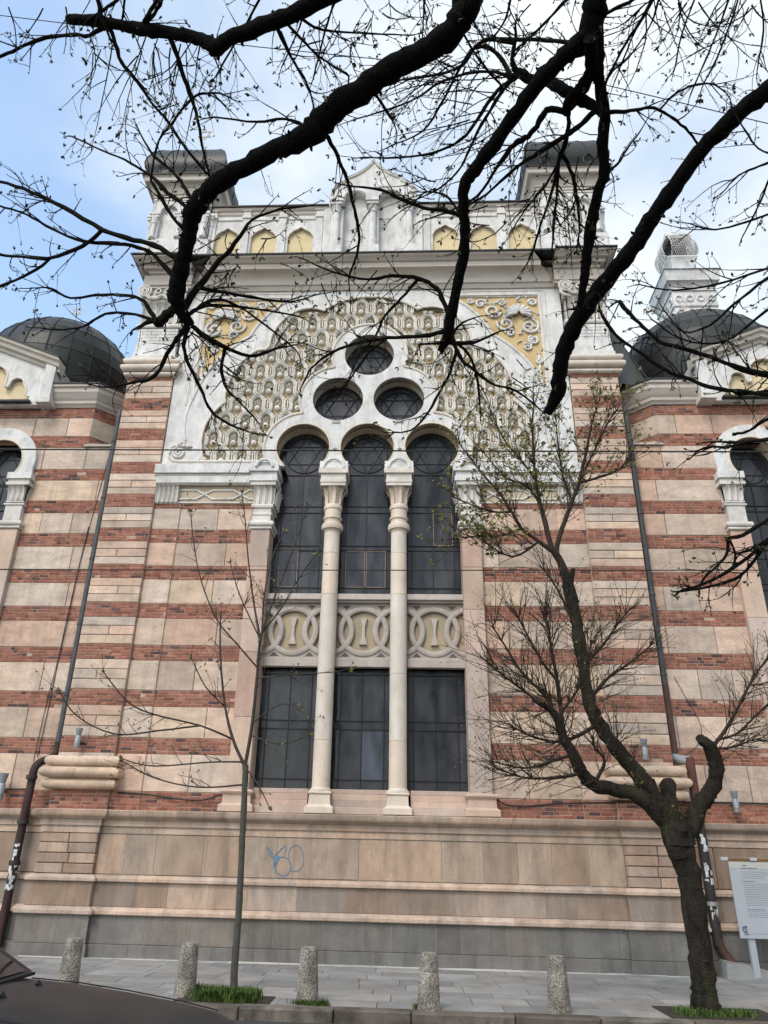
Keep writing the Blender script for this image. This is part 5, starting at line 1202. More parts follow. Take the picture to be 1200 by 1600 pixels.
# parked cars
def car(name, label, dx, dy):
    t = thing(name, label, 'car', (dx, dy, ZR), 'dark cars parked along the street')
    def bld(mb, nm, par=None, smooth=None):
        o = mb.build(nm, smooth=smooth); o.parent = par or t; return o
    st = [(0.0, .62, .40, .62), (.04, .74, .30, .74), (.12, .82, .24, .86), (.30, .86, .22, .96), (.8, .88, .20, 1.0), (1.6, .885, .19, 1.0), (2.5, .885, .19, .98), (2.95, .88, .19, .975), (3.45, .868, .20, .945), (3.85, .86, .21, .905), (4.25, .84, .22, .855), (4.60, .80, .24, .80), (4.80, .73, .26, .73), (4.92, .62, .30, .63), (4.97, .5, .36, .52)]
    b = MB(); V = []; NP = 11
    for x, w, zb, zt in st:
        half = [(w * .88, zb), (w * .97, zb + .08), (w, zb + (zt - zb) * .45), (w * .985, zb + (zt - zb) * .74), (w * .955, zt - .085), (w * .90, zt - .04), (w * .80, zt - .018), (w * .55, zt), (w * .28, zt + .012), (0, zt + .016)]
        V.append([(x, -yy, zz_) for yy, zz_ in half] + [(x, yy, zz_) for yy, zz_ in half[::-1][1:]])
    n = len(V[0])
    flat = [p for rr in V for p in rr]
    b.add(flat, [(i * n + j, (i + 1) * n + j, (i + 1) * n + j + 1, i * n + j + 1) for i in range(len(V) - 1) for j in range(n - 1)] + [tuple(range(n)), tuple((len(V) - 1) * n + j for j in range(n))[::-1]] + [(i * n, i * n + n - 1, (i + 1) * n + n - 1, (i + 1) * n) for i in range(len(V) - 1)], 'paint')
    # cabin
    cs = [(.22, .76, .97, .98), (.42, .735, .97, 1.20), (.75, .70, .97, 1.40), (1.25, .68, .97, 1.47), (1.9, .68, .97, 1.48), (2.25, .69, .97, 1.42), (2.65, .73, .97, 1.24), (3.02, .78, .97, .99)]
    Vc = []
    for x, w, zb, zt in cs:
        f = (zt - zb) / .5; wt_ = w + .10 * (1 - f) * .6
        Vc.append([(x, -.80, zb), (x, -wt_, zt - .06 * f), (x, -wt_ + .10, zt - .015), (x, 0, zt), (x, wt_ - .10, zt - .015), (x, wt_, zt - .06 * f), (x, .80, zb)])
    m_ = 7
    b.add([p for rr in Vc for p in rr], [(i * m_ + j, (i + 1) * m_ + j, (i + 1) * m_ + j + 1, i * m_ + j + 1) for i in range(len(Vc) - 1) for j in range(m_ - 1)] + [tuple(range(m_)), tuple((len(Vc) - 1) * m_ + j for j in range(m_))[::-1]], 'paint')
    bo = bld(b, 'body', smooth=35)
    g = MB()
    g.add([(3.03, -.70, 1.005), (3.03, .70, 1.005), (2.27, .58, 1.425), (2.27, -.58, 1.425)], [(0, 1, 2, 3)], 'glass'); bld(g, 'windscreen')
    g = MB(); g.add([(.24, -.64, 1.02), (.24, .64, 1.02), (.70, .56, 1.40), (.70, -.56, 1.40)], [(0, 3, 2, 1)], 'glass'); bld(g, 'rear_window')
    for s in (-1, 1):
        for xa, xb, xc, xd in ((.62, 1.55, 1.5, .95), (1.62, 2.80, 2.22, 1.60)):
            g = MB(); g.add([(xa, s * .812, 1.02), (xb, s * .812, 1.02), (xc, s * .735, 1.36), (xd, s * .735, 1.36)], [(0, 1, 2, 3)], 'glass'); bld(g, 'side_window')
        g = MB(); g.tube([(2.32, s * .84, 1.03), (2.30, s * .96, 1.08)], .03, 'rubber', n=6); g.tube([(2.30, s * .92, 1.09), (2.31, s * 1.0, 1.10), (2.30, s * 1.06, 1.08)], [.05, .085, .05], 'rubber', n=8); bld(g, 'wing_mirror', smooth=50)
        g = MB(); g.add([(4.76, s * .77, .62), (4.90, s * .62, .60), (4.86, s * .64, .66), (4.68, s * .79, .68)], [(0, 1, 2, 3)], 'lens'); g.tube([(4.76, s * .77, .62), (4.90, s * .62, .60), (4.86, s * .64, .66), (4.68, s * .79, .68), (4.76, s * .77, .62)], .012, 'rubber', n=5); bld(g, 'headlight')
        g = MB(); g.box(.035, .10, *sorted((s * .45, s * .68)), .50, .62, 'redlens'); bld(g, 'tail_light')
        for xw in (.78, 4.0):
            wv = MB(); wv.T = Matrix.Translation((xw, s * .80, .31)) @ Matrix.Rotation(PI / 2, 4, 'X')
            wv.lathe([(.20, -.10), (.29, -.10), (.31, -.07), (.31, .07), (.29, .10), (.20, .10)], 0, 0, 'rubber', n=24); wo = bld(wv, 'wheel', smooth=40)
            wv = MB(); wv.T = Matrix.Translation((xw, s * .80, .31)) @ Matrix.Rotation(PI / 2, 4, 'X')
            wv.lathe([(.20, -.10), (.19, -.09), (.06, -.085), (.04, -.095), (.04, .095), (.06, .085), (.19, .09), (.20, .10)], 0, 0, 'rim', n=20); o = bld(wv, 'rim', wo, 40)
    g = MB(); g.box(2.98, 3.10, -.72, .72, .975, .995, 'rubber'); bld(g, 'cowl')
    g = MB(); g.tube([(3.06, -.30, 1.03), (2.96, .05, 1.06), (2.90, .35, 1.085)], .010, 'rubber', n=5); g.tube([(3.05, .15, 1.03), (2.95, .50, 1.06), (2.92, .66, 1.07)], .010, 'rubber', n=5); bld(g, 'wiper')
    for yy in (-.28, .28):
        g = MB(); g.tube([(3.30, yy, .955), (3.325, yy, .985), (3.36, yy, .955)], [.012, .018, .006], 'rubber', n=6); bld(g, 'washer_nozzle')
    for s in (-1, 1):
        g = MB(); g.tube([(3.05, s * .79, .945), (3.45, s * .775, .925), (3.85, s * .765, .885), (4.25, s * .745, .835), (4.6, s * .70, .782)], .006, 'rubber', n=4); bld(g, 'bonnet_seam')
    g = MB(); g.box(4.90, 4.98, -.35, .35, .42, .50, 'rubber'); bld(g, 'grille')
    return t
CARS = [('dusty dark grey car parked with its bonnet at the lower left', -5.12, -10.28), ('dark car parked at the lower right corner with only its tail showing', 3.70, -10.15)]
src = car('parked_car', CARS[0][0], CARS[0][1], CARS[0][2])
c = src.copy(); COL.objects.link(c); c.location = (CARS[1][1], CARS[1][2], ZR); c['label'] = CARS[1][0]
for ch in list(src.children):
    d = ch.copy(); COL.objects.link(d); d.parent = c
    for gch in list(ch.children):
        e = gch.copy(); COL.objects.link(e); e.parent = d
# ================================================================== TREES
class Tree:
    def __init__(s, bark, twig, seed): s.R = random.Random(seed); s.bark = bark; s.twig = twig; s.limbs = []; s.tw = MB(); s.lf = MB(); s.nodes = []
def knobby(pts, rad, R, sub=4, amt=.08, wob=.12):
    P = [tuple(p) + (r,) for p, r in zip(pts, rad)]; C = catmull(P, sub); out = []; rr = []
    for i, c in enumerate(C):
        r = max(.002, c[3]) * (1 + R.uniform(-amt, amt)); out.append(Vector(c[:3]) + Vector((R.uniform(-1, 1), R.uniform(-1, 1), R.uniform(-1, 1))) * c[3] * wob); rr.append(r)
    return out, rr
def bud(mb, p, d, R, size, green=.5, n=5, dark=0):
    for k in range(n):
        v = (d + Vector((R.gauss(0, .7), R.gauss(0, .7), R.gauss(0, .7)))).normalized(); sd = v.orthogonal().normalized(); sd = sd * math.cos(k) + v.cross(sd) * math.sin(k)
        L = size * R.uniform(.5, 1.2); w = L * R.uniform(.16, .3); f = R.uniform(.6, 1.5)
        m = 'leaf' if R.random() < green else 'bud'
        if dark: f *= dark
        mb.add([p, p + v * L * .5 + sd * w, p + v * L, p + v * L * .5 - sd * w], [(0, 1, 2, 3)], m, (f, f, f))
def twig(T, p, d, L, r, R, grav=-.3, curl=.35, kids=2, buds=.03, depth=0, knot=.0, green=.5, side=None, nb=5):
    n = max(4, int(L / .07)); n = min(n, 9); P = [Vector(p)]; d = Vector(d).normalized()
    cv = Vector((R.gauss(0, 1), R.gauss(0, 1), R.gauss(0, 1))) * curl
    for i in range(n):
        d = (d + cv / n + Vector((0, 0, grav)) / n + Vector((R.gauss(0, 1), R.gauss(0, 1), R.gauss(0, 1))) * .06).normalized(); P.append(P[-1] + d * (L / n))
    rr = [r * (1 - .62 * i / n) * (1 + (knot if i % 2 else 0)) for i in range(n + 1)]
    T.tw.tube(P, rr, T.twig, t=(1, 1, 1), n=4 if r < .006 else 5, cap=False)
    if buds:
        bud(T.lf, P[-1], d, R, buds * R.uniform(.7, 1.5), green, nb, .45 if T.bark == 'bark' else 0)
        # node swellings
        for i in range(1, n):
            if R.random() < .45:
                sd = d.orthogonal().normalized(); sd = sd * math.cos(i * 2.4) + d.cross(sd) * math.sin(i * 2.4)
                T.tw.tube([P[i], P[i] + (sd + d).normalized() * R.uniform(.6, 1.6) * .016], [rr[i] * .8 + .0012, .001], T.twig, n=4, cap=False)
    for k in range(kids):
        i = R.randrange(1, n); sd = d.orthogonal().normalized(); a = R.uniform(0, 6.28); sd = sd * math.cos(a) + d.cross(sd) * math.sin(a)
        dd = (P[min(i + 1, n)] - P[i]).normalized()
        twig(T, P[i], dd * R.uniform(.5, 1) + sd * R.uniform(.5, .9), L * R.uniform(.35, .65), rr[i] * .7, R, grav, curl, max(0, kids - 2), buds, depth + 1, knot, green, side, nb)
    return P
def limb(T, root, pts, rad, name='branch', mat_=None, n=10, amt=.1, wob=.12, sub=4):
    P, r = knobby(pts, rad, T.R, sub, amt, wob); q = MB(); q.tube(P, r, mat_ or T.bark, n=n, jit=.07); q.build(name, root, smooth=60); T.limbs.append((P, r)); return P, r
def snap(T, pts):
    best = None; c = pts[0]; v = (c - CAM).normalized()
    for P, r in T.limbs:
        for q, rr in zip(P, r):
            w = q - CAM; dp = w.dot(v); per = (w - v * dp).length; k = per + .12 * abs(dp - (c - CAM).length)
            if (best is None or k < best[0]) and per < .20: best = (k, q)
    if best is None: return pts
    dl = best[1] - c; n = len(pts) - 1
    return [p + dl * (1 - i / n) for i, p in enumerate(pts)]
def limb_in(T, root, pts, rad, n=7, amt=.10, wob=.15, sub=4):
    pts, rad = (pts[::-1], rad[::-1]) if rad[-1] > rad[0] * 1.05 else (pts, rad); pts = snap(T, pts); P, r = knobby(pts, rad, T.R, sub, amt, wob); mb = MB(); mb.tube(P, r, T.twig, n=n, cap=True); mb.build('side_branch', root, smooth=60); T.limbs.append((P, r)); return P, r
# ---- overhanging tree near the viewer -----------------------------------------
OT = Tree('bark', 'twig', 21)
ot = thing('overhanging_tree', 'dark bare limbs of a large near tree hanging into the picture from above', 'tree', (4.2, -19.4, ZR))
def pxw(pts, d0, d1):
    n = len(pts); out = []; rad = []
    L = [0]
    for a, b in zip(pts, pts[1:]): L.append(L[-1] + math.hypot(a[0] - b[0], a[1] - b[1]))
    for i, p in enumerate(pts):
        f = L[i] / L[-1]; d = d0 + (d1 - d0) * f; out.append(PD(p[0], p[1], d)); rad.append(p[2] * d / FPX / 2)
    return out, rad
TB = Vector((4.2, -19.4, ZR)); fork = Vector((3.9, -18.9, 4.2))
P, r = knobby([TB, TB + Vector((.05, .1, .8)), TB + Vector((-.1, .2, 2.4)), fork, fork + Vector((-.1, .1, .5))], [.42, .33, .30, .30, .26], OT.R, 5, .05, .06)
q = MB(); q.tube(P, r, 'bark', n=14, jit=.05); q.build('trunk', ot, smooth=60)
MAIN = {
 'A': ([(745, -45, 52), (735, 0, 47), (715, 38, 49), (690, 62, 50), (640, 92, 47), (590, 121, 45), (555, 148, 45), (515, 178, 46), (490, 205, 50), (450, 226, 38), (400, 250, 35), (350, 281, 35), (315, 310, 36), (300, 336, 34), (297, 362, 28), (289, 392, 29), (280, 430, 30), (275, 462, 30), (283, 486, 24), (298, 508, 17)], 5.6, 6.6),
 'A2': ([(590, -80, 34), (545, -25, 32), (500, 0, 31), (450, 24, 29), (400, 44, 28), (362, 59, 27), (337, 75, 29), (326, 66, 25), (290, 55, 22), (240, 49, 24), (190, 40, 20), (150, 32, 20), (106, 30, 17)], 5.4, 6.2),
 'B': ([(935, -70, 46), (930, -20, 45), (928, 25, 44), (918, 62, 42), (893, 80, 34), (860, 107, 31), (820, 157, 27), (780, 215, 26), (745, 260, 25), (726, 290, 22), (724, 330, 20), (727, 380, 20), (716, 440, 20), (705, 490, 20), (697, 530, 18), (687, 550, 13)], 5.8, 6.9),
 'B2': ([(929, 50, 32), (933, 100, 24), (936, 130, 20), (945, 180, 20), (942, 230, 21), (944, 270, 19), (932, 310, 20), (922, 360, 20), (915, 420, 18), (910, 455, 15), (905, 481, 12)], 6.0, 6.6),
 'C': ([(1290, 60, 38), (1240, 105, 36), (1200, 140, 34), (1150, 180, 33), (1110, 220, 32), (1070, 270, 31), (1030, 325, 31), (1000, 370, 30), (970, 410, 29), (930, 460, 31), (903, 500, 32), (884, 540, 30), (873, 590, 28), (872, 615, 26), (855, 646, 15)], 6.0, 7.2),
 'B3': ([(922, 60, 26), (924, 110, 25), (906, 140, 24), (889, 164, 23), (884, 180, 12)], 5.9, 6.3),
 'B4': ([(945, 180, 18), (932, 168, 19), (908, 155, 22), (885, 143, 23), (855, 126, 20), (830, 125, 17), (812, 115, 18), (800, 125, 11), (790, 132, 7)], 6.1, 6.7),
 'D': ([(1340, 20, 40), (1290, 190, 30), (1270, 330, 24), (1263, 450, 20), (1262, 600, 17), (1258, 720, 14), (1250, 810, 10)], 5.9, 6.2),
 'E': ([(925, -70, 30), (1020, -42, 22), (1100, -36, 18), (1180, -32, 14), (1245, -28, 8)], 5.75, 5.9),
 'F': ([(560, -50, 26), (430, -42, 18), (300, -38, 13), (150, -44, 9)], 5.6, 5.85),
}
for k, (pts, d0, d1) in MAIN.items():
    P, rad = pxw(pts, d0, d1); rad = [q * .84 for q in rad]
    if True:
        if k in ('A', 'A2', 'B', 'C', 'D'):
            st = P[0]; mid = fork.lerp(st, .55) + Vector((0, 0, .7)); P = [fork + Vector((0, 0, .1)), mid] + P; rad = [rad[0] * 1.6, rad[0] * 1.25] + rad
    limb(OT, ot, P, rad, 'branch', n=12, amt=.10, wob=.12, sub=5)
SEC = [  # secondary branches traced by eye, (px, py, width)
 ([(512, 205, 11), (530, 232, 9), (545, 268, 8), (555, 300, 7), (562, 340, 7), (566, 368, 6), (560, 400, 5), (548, 428, 4), (545, 445, 3)], 6.2, 6.7),
 ([(284, 410, 13), (240, 386, 12), (200, 375, 11), (160, 360, 10), (100, 326, 9), (50, 301, 8), (0, 284, 7), (-40, 275, 6)], 6.5, 6.9),
 ([(272, 445, 12), (250, 415, 10), (228, 394, 9), (190, 382, 8), (130, 378, 7), (80, 358, 6), (40, 335, 5), (0, 322, 4)], 6.5, 6.9),
 ([(160, 360, 9), (130, 385, 8), (80, 403, 7), (40, 402, 6), (0, 398, 6), (-30, 395, 5)], 6.7, 6.9),
 ([(78, 404, 6), (45, 428, 6), (0, 447, 6), (-30, 458, 5)], 6.8, 7.0),
 ([(275, 478, 24), (262, 490, 22), (247, 502, 24), (241, 500, 14)], 6.55, 6.6),
 ([(243, 498, 10), (225, 470, 8), (200, 460, 7), (150, 460, 6), (110, 465, 5), (80, 450, 4), (58, 450, 3)], 6.6, 6.9),
 ([(243, 500, 9), (200, 490, 6), (165, 491, 6), (130, 510, 5), (90, 515, 4), (60, 512, 3)], 6.6, 6.9),
 ([(292, 505, 14), (282, 520, 11), (265, 543, 9), (240, 588, 8), (205, 598, 6), (165, 605, 4), (140, 600, 3)], 6.6, 6.9),
 ([(292, 505, 12), (286, 540, 9), (292, 565, 8), (312, 605, 7), (330, 642, 6), (360, 664, 5), (396, 677, 3)], 6.6, 6.9),
 ([(300, 508, 12), (340, 535, 10), (390, 556, 8), (430, 545, 6), (450, 541, 4)], 6.6, 6.9),
 ([(345, 540, 7), (341, 575, 7), (350, 605, 6), (365, 620, 5), (395, 650, 4)], 6.7, 6.9),
 ([(298, 480, 14), (330, 430, 13), (360, 395, 11), (388, 358, 8), (400, 340, 6), (440, 326, 5), (480, 322, 3)], 6.6, 6.9),
 ([(293, 447, 9), (340, 455, 7), (400, 465, 6), (450, 471, 4), (490, 462, 3)], 6.6, 6.8),
 ([(300, 492, 9), (330, 475, 8), (400, 481, 5), (455, 492, 4)], 6.6, 6.8),
 ([(306, 490, 8), (335, 472, 7), (370, 478, 5), (430, 520, 4), (460, 545, 3)], 6.6, 6.8),
 ([(165, 38, 11), (178, 62, 9), (190, 100, 8), (215, 130, 6), (235, 160, 6), (262, 190, 6), (290, 232, 6), (330, 278, 6)], 6.1, 6.4),
 ([(258, 60, 12), (275, 98, 11), (290, 140, 10), (305, 180, 8), (315, 230, 6), (325, 270, 5), (332, 284, 4)], 6.0, 6.4),
 ([(170, 40, 10), (140, 55, 9), (110, 54, 8), (60, 62, 8), (20, 80, 7), (-10, 92, 6), (-50, 110, 5)], 6.1, 6.4),
 ([(160, 28, 9), (153, 0, 10), (150, -40, 10)], 6.0, 5.7),
 ([(218, 40, 8), (235, 12, 8), (255, -15, 8)], 6.0, 5.7),
 ([(140, 30, 6), (180, 8, 7), (192, -5, 8), (205, -30, 8)], 6.1, 5.8),
 ([(192, 28, 5), (192, 0, 6), (190, -30, 7)], 6.1, 5.8),
 ([(300, 330, 9), (262, 300, 8), (240, 278, 7), (205, 255, 5), (160, 235, 4), (112, 213, 3)], 6.5, 6.8),
 ([(288, 365, 8), (262, 335, 8), (238, 292, 7), (232, 275, 5), (245, 220, 5), (265, 195, 6), (300, 152, 6), (330, 146, 5), (348, 147, 4)], 6.5, 6.4),
 ([(302, 325, 8), (285, 290, 7), (265, 265, 6), (240, 245, 5), (215, 200, 4)], 6.5, 6.8),
 ([(722, 338, 11), (690, 328, 9), (660, 325, 9), (620, 308, 8), (595, 297, 6), (545, 290, 4)], 6.6, 6.8),
 ([(694, 506, 12), (690, 480, 11), (675, 450, 10), (650, 434, 9), (610, 430, 8), (570, 436, 6), (520, 425, 4), (475, 405, 3)], 6.8, 7.0),
 ([(690, 512, 11), (650, 522, 9), (600, 526, 8), (560, 532, 7), (515, 550, 6), (485, 575, 5), (474, 600, 4)], 6.85, 7.0),
 ([(652, 446, 7), (625, 475, 6), (600, 500, 6), (585, 530, 5), (560, 560, 4), (545, 592, 3)], 6.85, 7.0),
 ([(610, 528, 5), (580, 550, 5), (560, 575, 4), (543, 598, 4)], 6.9, 7.0),
 ([(697, 535, 11), (740, 535, 7), (780, 518, 4)], 6.9, 7.0),
 ([(710, 520, 10), (725, 560, 8), (745, 580, 7), (775, 602, 6), (810, 612, 5), (850, 645, 3)], 6.9, 7.1),
 ([(705, 545, 9), (697, 580, 7), (680, 615, 6), (662, 650, 5), (640, 672, 4), (612, 676, 3)], 6.9, 7.1),
 ([(712, 540, 8), (735, 565, 6), (747, 610, 5), (750, 642, 3)], 6.9, 7.1),
 ([(700, 540, 9), (660, 540, 5), (655, 538, 4)], 6.9, 6.95),
 ([(706, 538, 9), (718, 510, 5), (745, 495, 3)], 6.9, 7.0),
 ([(809, 118, 15), (800, 95, 9), (806, 60, 8), (806, 52, 6)], 6.6, 6.5),
 ([(800, 62, 9), (760, 58, 8), (740, 70, 8), (720, 100, 7), (680, 115, 6), (640, 122, 5), (595, 132, 3)], 6.6, 7.0),
 ([(905, 60, 8), (850, 58, 9), (800, 58, 8), (765, 60, 7)], 5.9, 6.6),
 ([(800, 122, 12), (778, 85, 9), (755, 72, 8), (735, 78, 7), (715, 110, 6), (690, 160, 5), (660, 205, 4), (610, 228, 3)], 6.6, 7.0),
 ([(800, 128, 11), (770, 152, 8), (735, 205, 7), (700, 232, 6), (640, 246, 5), (570, 246, 3)], 6.6, 7.0),
 ([(802, 130, 9), (780, 118, 7), (740, 116, 6), (690, 130, 5), (640, 160, 4), (560, 185, 3)], 6.6, 7.0),
 ([(795, 130, 9), (765, 175, 7), (742, 215, 6), (720, 262, 5), (690, 292, 4), (655, 310, 3)], 6.6, 7.0),
 ([(720, 345, 6), (700, 310, 5), (680, 300, 4), (655, 300, 3)], 6.7, 6.8),
 ([(880, 172, 14), (850, 170, 13), (836, 195, 13), (818, 215, 13), (800, 224, 12), (775, 260, 7), (745, 305, 6), (700, 330, 4), (660, 345, 3)], 6.3, 6.9),
 ([(888, 172, 10), (888, 200, 9), (880, 235, 11), (874, 245, 12)], 6.3, 6.5),
 ([(930, 185, 14), (905, 205, 12), (880, 222, 11), (845, 242, 9), (800, 270, 7), (760, 305, 5), (720, 325, 4)], 6.2, 6.9),
 ([(874, 245, 8), (862, 300, 6), (845, 350, 5), (832, 395, 4)], 6.5, 6.8),
 ([(874, 245, 7), (870, 300, 6), (866, 350, 5), (862, 395, 4)], 6.5, 6.8),
 ([(880, 240, 9), (898, 275, 8), (904, 320, 7), (906, 360, 5), (902, 385, 4)], 6.5, 6.8),
 ([(877, 250, 6), (855, 290, 5), (838, 310, 4), (820, 330, 4), (800, 360, 3)], 6.5, 6.8),
 ([(942, 176, 9), (985, 174, 8), (1015, 168, 7), (1045, 180, 6), (1070, 200, 6), (1090, 224, 5)], 6.2, 6.5),
 ([(1030, 172, 5), (1050, 150, 5), (1075, 136, 5), (1110, 130, 4), (1128, 140, 3)], 6.3, 6.5),
 ([(944, 268, 6), (965, 255, 5), (980, 232, 4), (1000, 205, 3), (1012, 185, 2)], 6.4, 6.5),
 ([(950, 120, 5), (975, 75, 6), (1005, 30, 7), (1030, -20, 8)], 6.1, 5.8),
 ([(945, 130, 5), (960, 110, 5), (985, 90, 4), (1020, 40, 4), (1035, 0, 5), (1040, -30, 6)], 6.2, 5.8),
 ([(935, 300, 10), (945, 285, 6)], 6.4, 6.4),
 ([(930, 60, 14), (942, 30, 12), (960, 15, 8), (990, 0, 7), (1010, -15, 7)], 5.9, 5.7),
 ([(938, 455, 10), (915, 476, 10), (905, 480, 9)], 6.7, 6.6),
 ([(968, 470, 7), (976, 480, 10), (990, 495, 8), (1010, 512, 8), (1030, 530, 8), (1060, 538, 9), (1110, 553, 9), (1160, 570, 10), (1215, 580, 10), (1260, 590, 11)], 6.6, 6.2),
 ([(946, 503, 8), (970, 530, 7), (1000, 552, 7), (1040, 580, 8), (1080, 595, 8), (1120, 610, 9), (1165, 615, 9), (1215, 622, 9), (1260, 630, 10)], 6.7, 6.3),
 ([(1130, 566, 6), (1160, 580, 7), (1215, 592, 7), (1260, 600, 8)], 6.5, 6.3),
 ([(1135, 621, 8), (1160, 622, 7), (1215, 612, 7), (1260, 605, 8)], 6.5, 6.3),
 ([(1144, 678, 7), (1165, 675, 6), (1190, 660, 6), (1220, 640, 7)], 6.4, 6.2),
 ([(1068, 922, 7), (1085, 918, 6), (1115, 905, 7), (1150, 882, 8), (1200, 845, 9), (1240, 815, 10)], 6.4, 6.1),
 ([(1070, 923, 6), (1110, 917, 6), (1150, 905, 7), (1175, 885, 7), (1200, 850, 8)], 6.4, 6.2),
 ([(1134, 842, 9), (1160, 836, 8), (1200, 812, 8), (1240, 790, 9)], 6.3, 6.1),
 ([(1138, 845, 7), (1134, 870, 6), (1120, 885, 5), (1103, 899, 6)], 6.3, 6.35),
 ([(1142, 848, 5), (1150, 862, 5), (1149, 880, 6)], 6.3, 6.3),
 ([(1155, 863, 6), (1175, 858, 6), (1200, 842, 6)], 6.3, 6.2),
 ([(1110, 698, 6), (1135, 698, 6), (1165, 690, 7), (1215, 683, 8), (1250, 675, 9)], 6.4, 6.2),
 ([(1124, 690, 5), (1150, 698, 6), (1180, 702, 7), (1230, 704, 8)], 6.4, 6.2),
 ([(1085, 352, 3), (1110, 358, 4), (1150, 345, 5), (1200, 322, 6), (1240, 300, 7)], 6.3, 6.0),
 ([(1000, 445, 3), (1050, 452, 4), (1110, 440, 5), (1200, 410, 6), (1240, 395, 7)], 6.3, 6.0),
 ([(1040, 488, 3), (1070, 522, 4), (1110, 515, 5), (1150, 485, 6), (1200, 450, 7), (1240, 425, 8)], 6.3, 6.0),
 ([(1020, 500, 3), (1060, 528, 4), (1120, 530, 5), (1180, 480, 6), (1240, 440, 7)], 6.35, 6.0),
 ([(1150, 180, 3), (1165, 205, 4), (1185, 232, 4), (1220, 245, 5)], 6.2, 6.0),
 ([(1130, 300, 3), (1160, 282, 4), (1200, 275, 5), (1240, 268, 6)], 6.2, 6.0),
 ([(1160, 370, 3), (1190, 330, 4), (1215, 290, 5), (1240, 260, 6)], 6.2, 6.0),
 ([(1100, 130, 3), (1120, 95, 4), (1140, 50, 4), (1165, -20, 5)], 6.1, 5.8),
 ([(1082, 140, 3), (1105, 90, 4), (1125, 40, 4), (1145, -20, 5)], 6.1, 5.8),
 ([(1185, 95, 3), (1192, 60, 4), (1190, 20, 4), (1180, -20, 5)], 6.1, 5.8),
 ([(1055, 105, 3), (1062, 60, 4), (1075, 20, 4), (1090, -20, 5)], 6.1, 5.8),
 ([(960, 128, 3), (985, 60, 4), (1010, 5, 5), (1020, -20, 5)], 6.1, 5.8),
 ([(340, 115, 4), (400, 20, 5), (430, -20, 6)], 6.2, 5.8),
 ([(220, 35, 8), (240, 18, 8), (255, -5, 8)], 6.0, 5.8),
 ([(490, 120, 3), (505, 60, 4), (520, 10, 5), (530, -20, 5)], 6.1, 5.8),
 ([(440, 105, 3), (470, 50, 4), (485, 10, 5), (495, -20, 5)], 6.1, 5.8),
 ([(430, 30, 9), (445, 65, 7), (460, 95, 6), (480, 130, 5), (490, 165, 4)], 5.7, 6.2),
 ([(440, 28, 7), (470, 60, 6), (500, 90, 5), (540, 115, 5), (545, 120, 4)], 5.7, 6.0),
 ([(455, 18, 8), (485, 40, 6), (520, 48, 5), (580, 52, 4), (640, 55, 3)], 5.7, 6.1),
 ([(735, 60, 6), (748, 90, 5), (770, 120, 5), (790, 140, 4)], 5.9, 6.3),
 ([(815, 70, 5), (840, 40, 6), (870, 0, 6), (885, -25, 7)], 6.4, 6.0),
 ([(770, 60, 4), (790, 30, 5), (800, -15, 5)], 6.4, 6.0), ([(660, 60, 3), (662, 20, 4), (664, -15, 5)], 6.2, 5.9), ([(745, 45, 3), (735, 10, 4), (740, -15, 5)], 6.2, 5.9),
 ([(480, 187, 7), (455, 180, 6), (435, 178, 6), (400, 187, 5), (335, 183, 4)], 6.2, 6.5),
 ([(585, 140, 7), (600, 165, 6), (612, 187, 5)], 6.0, 6.1),
]
secs = []
for pts, d0, d1 in SEC:
    P, rad = pxw(pts, d0, d1); rad = [q * .74 for q in rad]; secs.append(limb_in(OT, ot, P, rad, 7, .16, .30, 4) + (max(p[2] for p in pts),))
R = OT.R
for P, r, wmax in secs:
    n = len(P); L = sum((a - b).length for a, b in zip(P, P[1:])); k = int(L / .145) + 1
    for _ in range(k):
        i = R.randrange(max(1, n // 6), n); d = (P[min(i + 1, n - 1)] - P[max(i - 1, 0)]).normalized()
        sd = d.orthogonal().normalized(); a = R.uniform(0, 6.28); sd = sd * math.cos(a) + d.cross(sd) * math.sin(a)
        dd = d * R.uniform(.3, 1.0) + sd * R.uniform(.4, .9)
        twig(OT, P[i], dd, R.uniform(.10, .42) * (1.25 if R.random() < .25 else 1), min(.0058, max(.0034, r[i] * .55)), R, grav=R.choice([-.5, -.2, .2]), curl=.45, kids=1 if R.random() < .6 else 2, buds=.030, knot=.18, green=.35, nb=4)
    dd = (P[-1] - P[-2]).normalized(); twig(OT, P[-1], dd, R.uniform(.06, .2), max(.004, r[-1] * .9), R, kids=1, buds=.034, knot=.2, green=.4)
# twigs springing straight from the main limbs
for P, r in OT.limbs[:7]:
    for i in range(12, len(P) - 1, 3):
        if R.random() < .8:
            d = (P[i + 1] - P[i]).normalized(); sd = d.orthogonal().normalized(); a = R.uniform(0, 6.28); sd = sd * math.cos(a) + d.cross(sd) * math.sin(a)
            twig(OT, P[i] + sd * r[i] * .7, sd + d * .4, R.uniform(.04, .32), .0045, R, grav=-.1, curl=.5, kids=0 if R.random() < .7 else 1, buds=.025, knot=.2, green=.4, nb=3)
        if R.random() < .75:                              # bark stubs
            d = (P[i + 1] - P[i]).normalized(); sd = d.orthogonal().normalized(); a = R.uniform(0, 6.28); sd = sd * math.cos(a) + d.cross(sd) * math.sin(a)
            OT.tw.tube([P[i] + sd * r[i] * .7, P[i] + sd * (r[i] + .012) + d * .006, P[i] + sd * (r[i] + R.uniform(.012, .03))], [.016, .012, .005], 'bark', n=5)
